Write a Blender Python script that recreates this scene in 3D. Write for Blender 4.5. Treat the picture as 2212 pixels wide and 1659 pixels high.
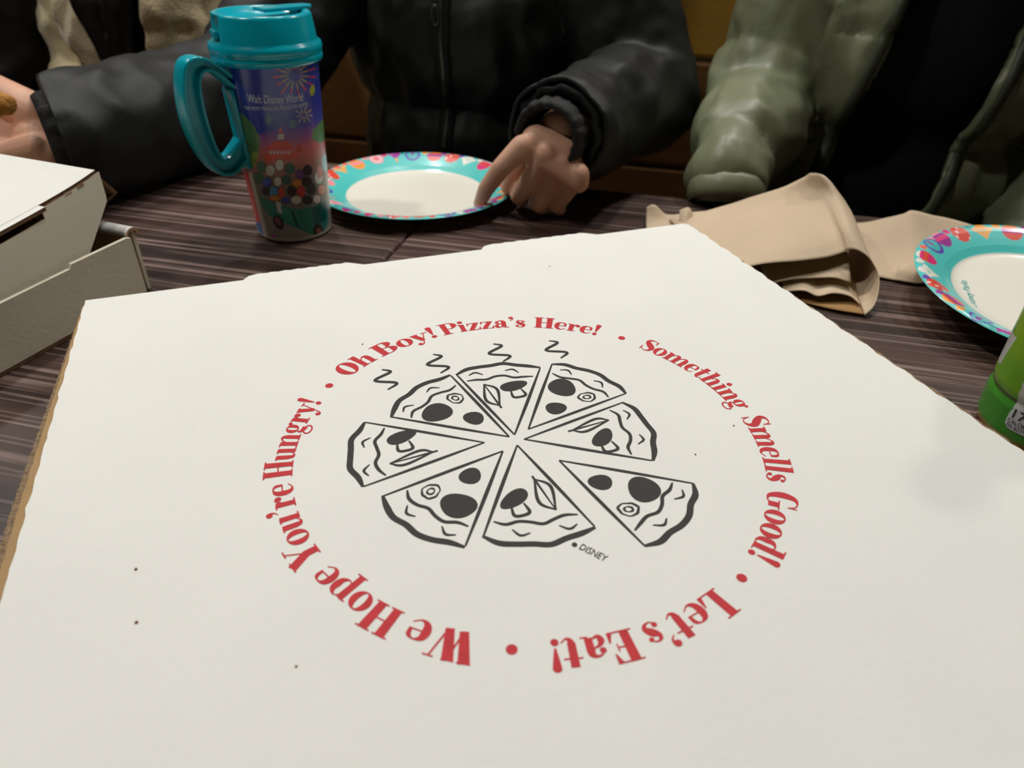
import bpy, bmesh, math, random
import numpy as np
from mathutils import Vector, Matrix, noise
from mathutils.bvhtree import BVHTree
from mathutils.geometry import tessellate_polygon

for o in list(bpy.data.objects):
    bpy.data.objects.remove(o, do_unlink=True)
scene = bpy.context.scene
COL = scene.collection
random.seed(7)
R_ = math.radians

# ------------------------------------------------------------------ camera
# rows: world x, y, z axes expressed in camera axes (x right, y down, z forward)
FPX, CX, CY = 1525.0, 1106.0, 829.5
M = np.array([[0.93983998, -0.17794421, 0.29161047],
              [-0.34102825, -0.53793087, 0.77092808],
              [0.01968408, -0.82399645, -0.56625294]])
ZT, ZL = 0.74, 0.79                 # table top, lid of the big box
CAM = np.array([0.0, 0.0, 1.0150])
cam_d = bpy.data.cameras.new('camera')
cam = bpy.data.objects.new('camera', cam_d); COL.objects.link(cam)
cam_d.sensor_width = 36.0
cam_d.lens = FPX / 2212.0 * 36.0
cam_d.clip_start = 0.01
mw = Matrix.Identity(4)
for i in range(3):
    mw[i][0] = M[i, 0]; mw[i][1] = -M[i, 1]; mw[i][2] = -M[i, 2]; mw[i][3] = CAM[i]
cam.matrix_world = mw
cam_d.dof.use_dof = True
cam_d.dof.focus_distance = 0.40
cam_d.dof.aperture_fstop = 9.0
scene.camera = cam

# ------------------------------------------------------------------ world, exposure
w = bpy.data.worlds.new('room_ambient'); scene.world = w; w.use_nodes = True
w.node_tree.nodes['Background'].inputs[0].default_value = (1.0, 0.95, 0.88, 1)
w.node_tree.nodes['Background'].inputs[1].default_value = 0.14
scene.view_settings.view_transform = 'Standard'
scene.view_settings.look = 'None'
scene.view_settings.gamma = 1.0
scene.view_settings.use_curve_mapping = False
scene.view_settings.exposure = 0.0
LIGHT_W = 9.2
LIGHT_COL = (1.0, 0.98, 0.945)

# ------------------------------------------------------------------ frames and pixel helpers
A_T = R_(33.5)                      # the tables stand turned against the box
U = np.array([math.cos(A_T), -math.sin(A_T), 0.0])
V = np.array([math.sin(A_T), math.cos(A_T), 0.0])
Z3 = np.array([0, 0, 1.0])
def W3(u, v, z): return U*u + V*v + Z3*z
def ray(x, y): return M @ np.array([x-CX, y-CY, FPX])
def pz(x, y, z):
    r = ray(x, y); return CAM + r*((z-CAM[2])/r[2])
def pv(x, y, v):
    r = ray(x, y); return CAM + r*(v/(r@V))

# ------------------------------------------------------------------ materials
MATS = {}
def srgb(r, g, b):
    f = lambda c: (c/255/12.92) if c/255 <= 0.04045 else ((c/255+0.055)/1.055)**2.4
    return (f(r), f(g), f(b), 1.0)
def mat(name, col, rough=0.5, spec=0.5, metal=0.0, noise_scale=None, noise_amt=0.08, bump=None, bump_scale=200.0,
        sheen=0.0, coat=0.0, trans=0.0, stretch=None, col2=None):
    if name in MATS: return MATS[name]
    m = bpy.data.materials.new(name); m.use_nodes = True
    nt = m.node_tree; b = nt.nodes['Principled BSDF']
    b.inputs['Base Color'].default_value = col
    b.inputs['Roughness'].default_value = rough
    b.inputs['Specular IOR Level'].default_value = spec
    b.inputs['Metallic'].default_value = metal
    b.inputs['Sheen Weight'].default_value = sheen
    b.inputs['Coat Weight'].default_value = coat
    b.inputs['Transmission Weight'].default_value = trans
    tc = nt.nodes.new('ShaderNodeTexCoord'); mp = nt.nodes.new('ShaderNodeMapping')
    nt.links.new(tc.outputs['Object'], mp.inputs['Vector'])
    if stretch: mp.inputs['Scale'].default_value = stretch
    if noise_scale:
        n = nt.nodes.new('ShaderNodeTexNoise'); n.inputs['Scale'].default_value = noise_scale
        n.inputs['Detail'].default_value = 4
        nt.links.new(mp.outputs['Vector'], n.inputs['Vector'])
        r = nt.nodes.new('ShaderNodeValToRGB')
        c2 = col2 if col2 else tuple(c*(1-noise_amt) for c in col[:3])+(1,)
        r.color_ramp.elements[0].color = c2; r.color_ramp.elements[0].position = 0.3
        r.color_ramp.elements[1].color = col; r.color_ramp.elements[1].position = 0.7
        nt.links.new(n.outputs['Fac'], r.inputs['Fac'])
        nt.links.new(r.outputs['Color'], b.inputs['Base Color'])
    if bump:
        n2 = nt.nodes.new('ShaderNodeTexNoise'); n2.inputs['Scale'].default_value = bump_scale
        n2.inputs['Detail'].default_value = 3
        nt.links.new(mp.outputs['Vector'], n2.inputs['Vector'])
        bp = nt.nodes.new('ShaderNodeBump'); bp.inputs['Strength'].default_value = bump
        bp.inputs['Distance'].default_value = 0.002
        nt.links.new(n2.outputs['Fac'], bp.inputs['Height'])
        nt.links.new(bp.outputs['Normal'], b.inputs['Normal'])
    MATS[name] = m
    return m
def vcol_mat(name, rough=0.4, spec=0.5, coat=0.0):
    m = bpy.data.materials.new(name); m.use_nodes = True
    nt = m.node_tree; b = nt.nodes['Principled BSDF']
    a = nt.nodes.new('ShaderNodeAttribute'); a.attribute_name = 'Col'
    nt.links.new(a.outputs['Color'], b.inputs['Base Color'])
    b.inputs['Roughness'].default_value = rough
    b.inputs['Specular IOR Level'].default_value = spec
    b.inputs['Coat Weight'].default_value = coat
    b.inputs['Coat Roughness'].default_value = 0.12
    MATS[name] = m
    return m
def emit_mat(name, col, s):
    m = bpy.data.materials.new(name); m.use_nodes = True
    b = m.node_tree.nodes['Principled BSDF']
    b.inputs['Emission Color'].default_value = col; b.inputs['Emission Strength'].default_value = s
    return m

mat('board_white', srgb(238, 237, 230), 0.75, 0.25, noise_scale=14, noise_amt=0.035, bump=0.10, bump_scale=260)
mat('board_white_shaded', srgb(214, 206, 186), 0.8, 0.25, noise_scale=18, noise_amt=0.05, bump=0.10, bump_scale=260)  # same white board as the lid, with shade put into the colour
mat('kraft_edge', srgb(164, 138, 108), 0.9, 0.2, noise_scale=420, noise_amt=0.45, bump=0.8, bump_scale=500)
mat('kraft_face', srgb(178, 146, 104), 0.85, 0.2, noise_scale=60, noise_amt=0.12)
mat('kraft_dark', srgb(120, 92, 66), 0.9, 0.2, noise_scale=300, noise_amt=0.4)
mat('ink_red', srgb(205, 52, 58), 0.65, 0.3, noise_scale=240, noise_amt=0.16)
mat('ink_black', srgb(56, 54, 50), 0.65, 0.3, noise_scale=500, noise_amt=0.2)
mat('ink_white', srgb(225, 228, 235), 0.5, 0.3)
mat('ink_grey', srgb(60, 66, 34), 0.5, 0.3)
mat('ink_teal', srgb(70, 175, 178), 0.5, 0.3)
mat('speck', srgb(140, 92, 60), 0.8, 0.2, noise_scale=900)
mat('teal_plastic', srgb(0, 168, 186), 0.22, 0.5, noise_scale=3, noise_amt=0.03)
mat('clear_rim', srgb(190, 188, 170), 0.25, 0.5, noise_scale=30)
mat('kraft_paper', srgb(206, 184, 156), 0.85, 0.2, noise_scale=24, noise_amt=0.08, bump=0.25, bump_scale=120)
mat('kraft_paper_shaded', srgb(164, 126, 82), 0.9, 0.2, noise_scale=24, noise_amt=0.12, bump=0.25, bump_scale=120)  # same kraft paper, the shade inside the bag mouth put into its colour
mat('skin_light', srgb(222, 178, 150), 0.5, 0.35, noise_scale=26, noise_amt=0.14, bump=0.12, bump_scale=420, col2=srgb(208, 154, 128))
mat('nail', srgb(222, 182, 166), 0.3, 0.5, noise_scale=40)
mat('hair_dark', srgb(26, 21, 19), 0.5, 0.4, noise_scale=90, noise_amt=0.5, bump=0.6, bump_scale=140)
mat('eye_white', srgb(236, 232, 226), 0.2, 0.5, noise_scale=20, noise_amt=0.03)
mat('eye_dark', srgb(44, 28, 20), 0.15, 0.5, noise_scale=20, noise_amt=0.1)
mat('jacket_black', srgb(22, 23, 21), 0.55, 0.32, noise_scale=7, noise_amt=0.2, bump=0.25, bump_scale=60)
mat('cuff_black', srgb(34, 34, 34), 0.7, 0.3, noise_scale=60, noise_amt=0.3, bump=0.5, bump_scale=120)
mat('coat_black', srgb(26, 22, 20), 0.7, 0.3, noise_scale=12, noise_amt=0.3, bump=0.3, bump_scale=90)
mat('jacket_olive', srgb(124, 129, 100), 0.42, 0.5, noise_scale=8, noise_amt=0.12, bump=0.35, bump_scale=34)
mat('olive_trim', srgb(66, 70, 52), 0.5, 0.4, noise_scale=60, noise_amt=0.2)
mat('shirt_black', srgb(29, 29, 34), 0.8, 0.2, noise_scale=30, noise_amt=0.3, bump=0.3, bump_scale=80)
mat('fleece_beige', srgb(224, 206, 164), 0.9, 0.15, noise_scale=22, noise_amt=0.14, bump=0.7, bump_scale=260, sheen=0.3)
mat('denim_dark', srgb(38, 42, 54), 0.85, 0.2, noise_scale=160, noise_amt=0.3, bump=0.3, bump_scale=500)
mat('shoe_dark', srgb(40, 38, 38), 0.6, 0.4, noise_scale=20, noise_amt=0.2)
mat('zip_metal', srgb(90, 88, 80), 0.35, 0.5, metal=0.8, noise_scale=60)
mat('crust', srgb(196, 136, 60), 0.8, 0.3, noise_scale=120, noise_amt=0.4, bump=0.9, bump_scale=300)
mat('metal_grey', srgb(92, 92, 92), 0.4, 0.5, metal=0.9, noise_scale=60)
mat('table_edge', srgb(52, 40, 36), 0.45, 0.4, noise_scale=40, noise_amt=0.2)
mat('bench_gold', srgb(176, 132, 48), 0.55, 0.4, noise_scale=9, noise_amt=0.18, stretch=(1, 9, 9))
mat('bench_brown', srgb(120, 82, 42), 0.55, 0.4, noise_scale=9, noise_amt=0.25, stretch=(1, 9, 9))
mat('wall_paint', srgb(88, 66, 46), 0.9, 0.2, noise_scale=6, noise_amt=0.06)
mat('ceiling_paint', srgb(150, 140, 124), 0.9, 0.2, noise_scale=6, noise_amt=0.05)
mat('floor_tile', srgb(74, 60, 52), 0.5, 0.4, noise_scale=8, noise_amt=0.2)
mat('trim_white', srgb(210, 208, 202), 0.4, 0.4, noise_scale=20, noise_amt=0.03)
mat('tea_amber', srgb(190, 110, 20), 0.12, 0.5, noise_scale=20, noise_amt=0.1, trans=0.6)
emit = emit_mat('lamp_glow', (1.0, 0.965, 0.905, 1), 40.0)
vcol_mat('printed_wrap', 0.3, 0.5, 0.4)
vcol_mat('printed_plate', 0.35, 0.5, 0.35)
vcol_mat('printed_label', 0.3, 0.5, 0.5)

def laminate():
    """dark brown laminate printed with irregular pale stripes running along local x"""
    m = bpy.data.materials.new('striped_laminate'); m.use_nodes = True
    nt = m.node_tree; b = nt.nodes['Principled BSDF']; L = nt.links.new; N = nt.nodes.new
    tc = N('ShaderNodeTexCoord')
    def layer(sx, sy, scale, ramp, detail=2):
        mp = N('ShaderNodeMapping'); mp.inputs['Scale'].default_value = (sx, sy, 1)
        L(tc.outputs['Object'], mp.inputs['Vector'])
        n = N('ShaderNodeTexNoise'); n.inputs['Scale'].default_value = scale; n.inputs['Detail'].default_value = detail
        L(mp.outputs['Vector'], n.inputs['Vector'])
        r = N('ShaderNodeValToRGB')
        el = r.color_ramp.elements
        el[0].position, el[0].color = ramp[0]; el[1].position, el[1].color = ramp[1]
        for p, c in ramp[2:]:
            e = el.new(p); e.color = c
        L(n.outputs['Fac'], r.inputs['Fac'])
        return r
    base = layer(0.02, 1, 60, [(0.40, srgb(50, 36, 31)), (0.62, srgb(78, 59, 51))], 3)
    bw = lambda v: (v, v, v, 1)
    s1 = layer(0.012, 1, 150, [(0.585, bw(0)), (0.61, bw(1))], 1)
    s2 = layer(0.02, 1, 330, [(0.57, bw(0)), (0.63, bw(0.55))], 1)
    s3 = layer(0.03, 1, 60, [(0.64, bw(0)), (0.70, bw(0.5))], 4)
    mx = N('ShaderNodeMath'); mx.operation = 'MAXIMUM'; L(s1.outputs['Color'], mx.inputs[0]); L(s2.outputs['Color'], mx.inputs[1])
    mx2 = N('ShaderNodeMath'); mx2.operation = 'MAXIMUM'; L(mx.outputs[0], mx2.inputs[0]); L(s3.outputs['Color'], mx2.inputs[1])
    brk = layer(0.6, 1, 9, [(0.30, bw(0.45)), (0.60, bw(1))], 2)
    ml = N('ShaderNodeMath'); ml.operation = 'MULTIPLY'; L(mx2.outputs[0], ml.inputs[0]); L(brk.outputs['Color'], ml.inputs[1])
    mixn = N('ShaderNodeMix'); mixn.data_type = 'RGBA'
    L(ml.outputs[0], mixn.inputs['Factor']); L(base.outputs['Color'], mixn.inputs['A'])
    mixn.inputs['B'].default_value = srgb(132, 112, 104)
    L(mixn.outputs['Result'], b.inputs['Base Color'])
    b.inputs['Roughness'].default_value = 0.38
    b.inputs['Specular IOR Level'].default_value = 0.4
    MATS['striped_laminate'] = m
laminate()

# ------------------------------------------------------------------ builders
def wm(o):
    return (wm(o.parent) @ o.matrix_parent_inverse @ o.matrix_basis) if o.parent else o.matrix_basis.copy()
LOCAL = [False]                     # True while parts are modelled in their thing's own frame
def link(name, me, material=None, parent=None, smooth=False):
    o = bpy.data.objects.new(name, me); COL.objects.link(o)
    if material is not None:
        ms = material if isinstance(material, (list, tuple)) else [material]
        me.materials.clear()
        for q in ms: me.materials.append(MATS[q])
    if parent is not None:
        o.parent = parent
        if not LOCAL[0]: o.matrix_parent_inverse = wm(parent).inverted()
    if smooth:
        me.polygons.foreach_set('use_smooth', [True]*len(me.polygons))
    return o
def pyobj(name, verts, faces, material, parent=None, smooth=False):
    me = bpy.data.meshes.new(name)
    me.from_pydata([tuple(map(float, p)) for p in verts], [], [tuple(int(i) for i in f) for f in faces]); me.update()
    return link(name, me, material, parent, smooth)
def bmobj(name, bm, material, parent=None, smooth=False, bevel=None):
    me = bpy.data.meshes.new(name)
    bmesh.ops.recalc_face_normals(bm, faces=bm.faces)
    bm.to_mesh(me); bm.free()
    o = link(name, me, material, parent, smooth)
    if bevel:
        b = o.modifiers.new('bevel', 'BEVEL'); b.width = bevel; b.segments = 2; b.limit_method = 'ANGLE'
    return o
def empty(name, loc=(0, 0, 0), rz=0.0):
    o = bpy.data.objects.new(name, None); COL.objects.link(o)
    o.location = tuple(map(float, loc)); o.rotation_euler = (0, 0, rz); o.empty_display_size = 0.05
    return o
def tag(o, label=None, cat=None, group=None, kind=None):
    if label: o['label'] = label
    if cat: o['category'] = cat
    if group: o['group'] = group
    if kind: o['kind'] = kind
    return o
def box_bm(x0, x1, y0, y1, z0, z1, bm=None):
    bm = bm or bmesh.new()
    vs = [bm.verts.new((x, y, z)) for z in (z0, z1) for x, y in ((x0, y0), (x1, y0), (x1, y1), (x0, y1))]
    for f in ((3, 2, 1, 0), (4, 5, 6, 7), (0, 1, 5, 4), (1, 2, 6, 5), (2, 3, 7, 6), (3, 0, 4, 7)):
        bm.faces.new([vs[i] for i in f])
    return bm
def prism_bm(poly, h, frame, bm=None, edge_mat=None):
    """outline poly (a,b) in a plane, thickened by h; frame = (origin, e_a, e_b, e_n)"""
    bm = bm or bmesh.new()
    o, ea, eb, en = [np.array(q, float) for q in frame]
    lo = [bm.verts.new(tuple(o+ea*a+eb*b)) for a, b in poly]
    hi = [bm.verts.new(tuple(o+ea*a+eb*b+en*h)) for a, b in poly]
    n = len(poly)
    f1 = bm.faces.new(lo[::-1]); f2 = bm.faces.new(hi)
    for i in range(n):
        f = bm.faces.new((lo[i], lo[(i+1) % n], hi[(i+1) % n], hi[i]))
        if edge_mat is not None: f.material_index = edge_mat
    return bm
def lathe(profile, n=64, cap0=False, cap1=False):
    vs, fs = [], []
    for r, z in profile:
        for k in range(n):
            a = 2*math.pi*k/n; vs.append((r*math.cos(a), r*math.sin(a), z))
    for i in range(len(profile)-1):
        for k in range(n):
            fs.append((i*n+k, i*n+(k+1) % n, (i+1)*n+(k+1) % n, (i+1)*n+k))
    if cap0: fs.append(tuple(range(n))[::-1])
    if cap1: fs.append(tuple((len(profile)-1)*n+k for k in range(n)))
    return vs, fs
def catmull(pts, per=8, closed=False):
    P = [np.array(p, float) for p in pts]
    if closed: P = [P[-1]]+P+[P[0], P[1]]
    else: P = [2*P[0]-P[1]]+P+[2*P[-1]-P[-2]]
    out = []
    for i in range(1, len(P)-2):
        for k in range(per):
            t = k/per; a, b, c, d = P[i-1:i+3]
            out.append(0.5*((2*b)+(c-a)*t+(2*a-5*b+4*c-d)*t*t+(3*b-a-3*c+d)*t**3))
    if not closed: out.append(P[-2])
    return out
def tube(path, radius, n=8, closed=False):
    P = [np.array(p, float) for p in path]; m = len(P)
    rad = radius if hasattr(radius, '__len__') else [radius]*m
    vs, fs = [], []
    up = np.array([0.13, 0.21, 0.97])
    for i in range(m):
        t = (P[(i+1) % m]-P[i-1]) if closed else (P[min(i+1, m-1)]-P[max(i-1, 0)])
        t = t/(np.linalg.norm(t)+1e-12)
        s = np.cross(t, up)
        if np.linalg.norm(s) < 1e-4: s = np.cross(t, np.array([1.0, 0, 0]))
        s /= np.linalg.norm(s); q = np.cross(s, t)
        for k in range(n):
            a = 2*math.pi*k/n
            vs.append(P[i]+(s*math.cos(a)+q*math.sin(a))*rad[i])
    for i in range(m if closed else m-1):
        j = (i+1) % m
        for k in range(n):
            fs.append((i*n+k, i*n+(k+1) % n, j*n+(k+1) % n, j*n+k))
    if not closed:
        fs.append(tuple(range(n))[::-1]); fs.append(tuple((m-1)*n+k for k in range(n)))
    return vs, fs
def set_vcol(me, cols):
    at = me.color_attributes.new('Col', 'FLOAT_COLOR', 'POINT')
    at.data.foreach_set('color', np.asarray(cols, np.float32).ravel())
def in_poly(X, Y, poly):
    r = np.zeros(X.shape, bool); n = len(poly)
    for i in range(n):
        x1, y1 = poly[i]; x2, y2 = poly[(i+1) % n]
        if y1 == y2: continue
        c = ((y1 > Y) != (y2 > Y)) & (X < (x2-x1)*(Y-y1)/(y2-y1)+x1)
        r ^= c
    return r
def text_polys(s, size=1.0, shear=0.0):
    """flat text of the built-in font as verts (2D) and faces, starting at x=0 on the baseline"""
    cu = bpy.data.curves.new('text', 'FONT'); cu.body = s; cu.size = size; cu.shear = shear; cu.resolution_u = 3
    ob = bpy.data.objects.new('text', cu); COL.objects.link(ob)
    dg = bpy.context.evaluated_depsgraph_get()
    me = bpy.data.meshes.new_from_object(ob.evaluated_get(dg))
    vs = np.array([v.co[:2] for v in me.vertices]) if len(me.vertices) else np.zeros((0, 2))
    fs = [tuple(p.vertices) for p in me.polygons]
    bpy.data.objects.remove(ob, do_unlink=True); bpy.data.curves.remove(cu); bpy.data.meshes.remove(me)
    return vs, fs

# ================================================================== the room
def turned(name, bm, material, kind='structure', bevel=None):
    o = bmobj(name, bm, material, bevel=bevel); o.rotation_euler = (0, 0, -A_T)
    tag(o, kind=kind); return o
FL, CE = 0.0, 2.6
turned('floor', box_bm(-3.2, 3.2, -2.2, 2.6, -0.05, FL), 'floor_tile')
turned('ceiling', box_bm(-3.2, 3.2, -2.2, 2.6, CE, CE+0.05), 'ceiling_paint')
turned('wall_back', box_bm(-3.2, 3.2, 2.6, 2.65, 0, CE), 'wall_paint')
turned('wall_front', box_bm(-3.2, 3.2, -2.25, -2.2, 0, CE), 'wall_paint')
turned('wall_left', box_bm(-3.25, -3.2, -2.2, 2.6, 0, CE), 'wall_paint')
turned('wall_right', box_bm(3.2, 3.25, -2.2, 2.6, 0, CE), 'wall_paint')

# recessed lamps in the ceiling
lamp_spots = [(-0.95, 0.15), (-0.05, 1.15), (-0.85, 1.45), (1.25, 1.75), (0.45, 1.75), (-1.7, 1.1)]
LOCAL[0] = True
for i, (lu, lv) in enumerate(lamp_spots):
    p = W3(lu, lv, CE)
    root = empty('ceiling_lamp', p)
    vs, fs = lathe([(0.10, 0.0), (0.105, -0.012), (0.085, -0.012), (0.08, 0.0)], 40)
    pyobj('trim_ring', vs, fs, 'trim_white', root, True)
    vs, fs = lathe([(0.0, -0.004), (0.08, -0.004)], 40)
    d = pyobj('diffuser', vs, fs, 'trim_white', root); d.data.materials.clear(); d.data.materials.append(emit)
    la = bpy.data.lights.new('lamp_light', 'AREA'); la.shape = 'DISK'; la.size = 0.15
    la.energy = LIGHT_W; la.color = LIGHT_COL
    lo = bpy.data.objects.new('lamp_light', la); COL.objects.link(lo); lo.parent = root; lo.location = (0, 0, -0.014)
    tag(root, 'round white recessed lamp glowing in the ceiling above the tables', 'lamp', 'recessed ceiling lamps')

# two cafe tables pushed together end to end
def table(u0, u1, label):
    uc, vc = (u0+u1)/2, 0.37
    root = empty('cafe_table', W3(uc, vc, 0), -A_T)
    L, Wd = (u1-u0)/2, 0.435
    bmobj('table_top', box_bm(-L, L, -Wd, Wd, ZT-0.03, ZT), 'striped_laminate', root, bevel=0.004)
    bmobj('under_frame', box_bm(-L+.12, L-.12, -Wd+.12, Wd-.12, ZT-0.05, ZT-0.03), 'table_edge', root)
    for s in (-1, 1):
        x = s*(L-.28)
        vs, fs = lathe([(0.035, 0.03), (0.035, ZT-0.05)], 24, True, True)
        c = pyobj('column', [(a+x, b, z) for a, b, z in vs], fs, 'metal_grey', root, True)
        bmobj('foot', box_bm(x-.03, x+.03, -.12, .12, 0, 0.03), 'metal_grey', root, bevel=0.006)
    tag(root, label, 'table'); return root
table(-1.449, -0.249, 'dark brown striped laminate table carrying the teal cup and the half-open pizza box')
table(-0.248, 0.952, 'dark brown striped laminate table carrying the green bottle and brown paper bag')

# bench behind the far side of the tables
bench = empty('bench', W3(-0.3, 1.1, 0), -A_T)
bmobj('seat', box_bm(-1.6, 1.6, -0.16, 0.20, 0.38, 0.44), 'bench_brown', bench, bevel=0.01)
bmobj('plinth', box_bm(-1.58, 1.58, -0.10, 0.20, 0.0, 0.38), 'bench_brown', bench)
for k, (z0, z1, m_) in enumerate(((0.44, 0.62, 'bench_brown'), (0.625, 0.80, 'bench_brown'), (0.805, 1.0, 'bench_gold'))):
    bmobj('back_board', box_bm(-1.6, 1.6, 0.20, 0.24, z0, z1), m_, bench, bevel=0.006)
bmobj('cap_rail', box_bm(-1.6, 1.6, 0.19, 0.25, 1.0, 1.03), 'bench_brown', bench, bevel=0.006)
tag(bench, 'long wooden bench with golden and brown back boards behind the seated people', 'bench')
LOCAL[0] = False

# ================================================================== fat-face lettering for the box print
def g_rect(x0, y0, x1, y1): return ([(x0, y0), (x1, y0), (x1, y1), (x0, y1)], [(0, 1, 2, 3)])
def g_ring(cx, cy, rx, ry, ix, iy, n=28):
    vs, fs = [], []
    for k in range(n):
        a = 2*math.pi*k/n
        vs.append((cx+rx*math.cos(a), cy+ry*math.sin(a))); vs.append((cx+ix*math.cos(a), cy+iy*math.sin(a)))
    for k in range(n):
        j = (k+1) % n; fs.append((2*k, 2*j, 2*j+1, 2*k+1))
    return vs, fs
def g_ball(cx, cy, r, n=18): return ([(cx+r*math.cos(2*math.pi*k/n), cy+r*math.sin(2*math.pi*k/n)) for k in range(n)], [tuple(range(n))])
def g_stroke(pts, wd, per=6, wmin=.015):
    """a stroke whose width swells and thins along the way"""
    if len(pts) > 2:
        q = catmull([(p[0], p[1], w_) for p, w_ in zip(pts, wd)], per)
    else:
        q = [np.array((pts[0][0], pts[0][1], wd[0])), np.array((pts[1][0], pts[1][1], wd[1]))]
    vs, fs = [], []
    for i, p in enumerate(q):
        t = q[min(i+1, len(q)-1)]-q[max(i-1, 0)]; t = t[:2]/(np.hypot(*t[:2])+1e-9)
        nn = np.array((-t[1], t[0]))*max(p[2], wmin)/2
        vs.append(tuple(p[:2]+nn)); vs.append(tuple(p[:2]-nn))
    for i in range(len(q)-1): fs.append((2*i, 2*i+1, 2*i+3, 2*i+2))
    return vs, fs
Rr, Rg, Bl, St = g_rect, g_ring, g_ball, g_stroke
arch = lambda x: St([(x, .42), (x+.10, .58), (x+.22, .645), (x+.32, .58), (x+.345, .42)], [.04, .05, .09, .18, .23])
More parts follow.
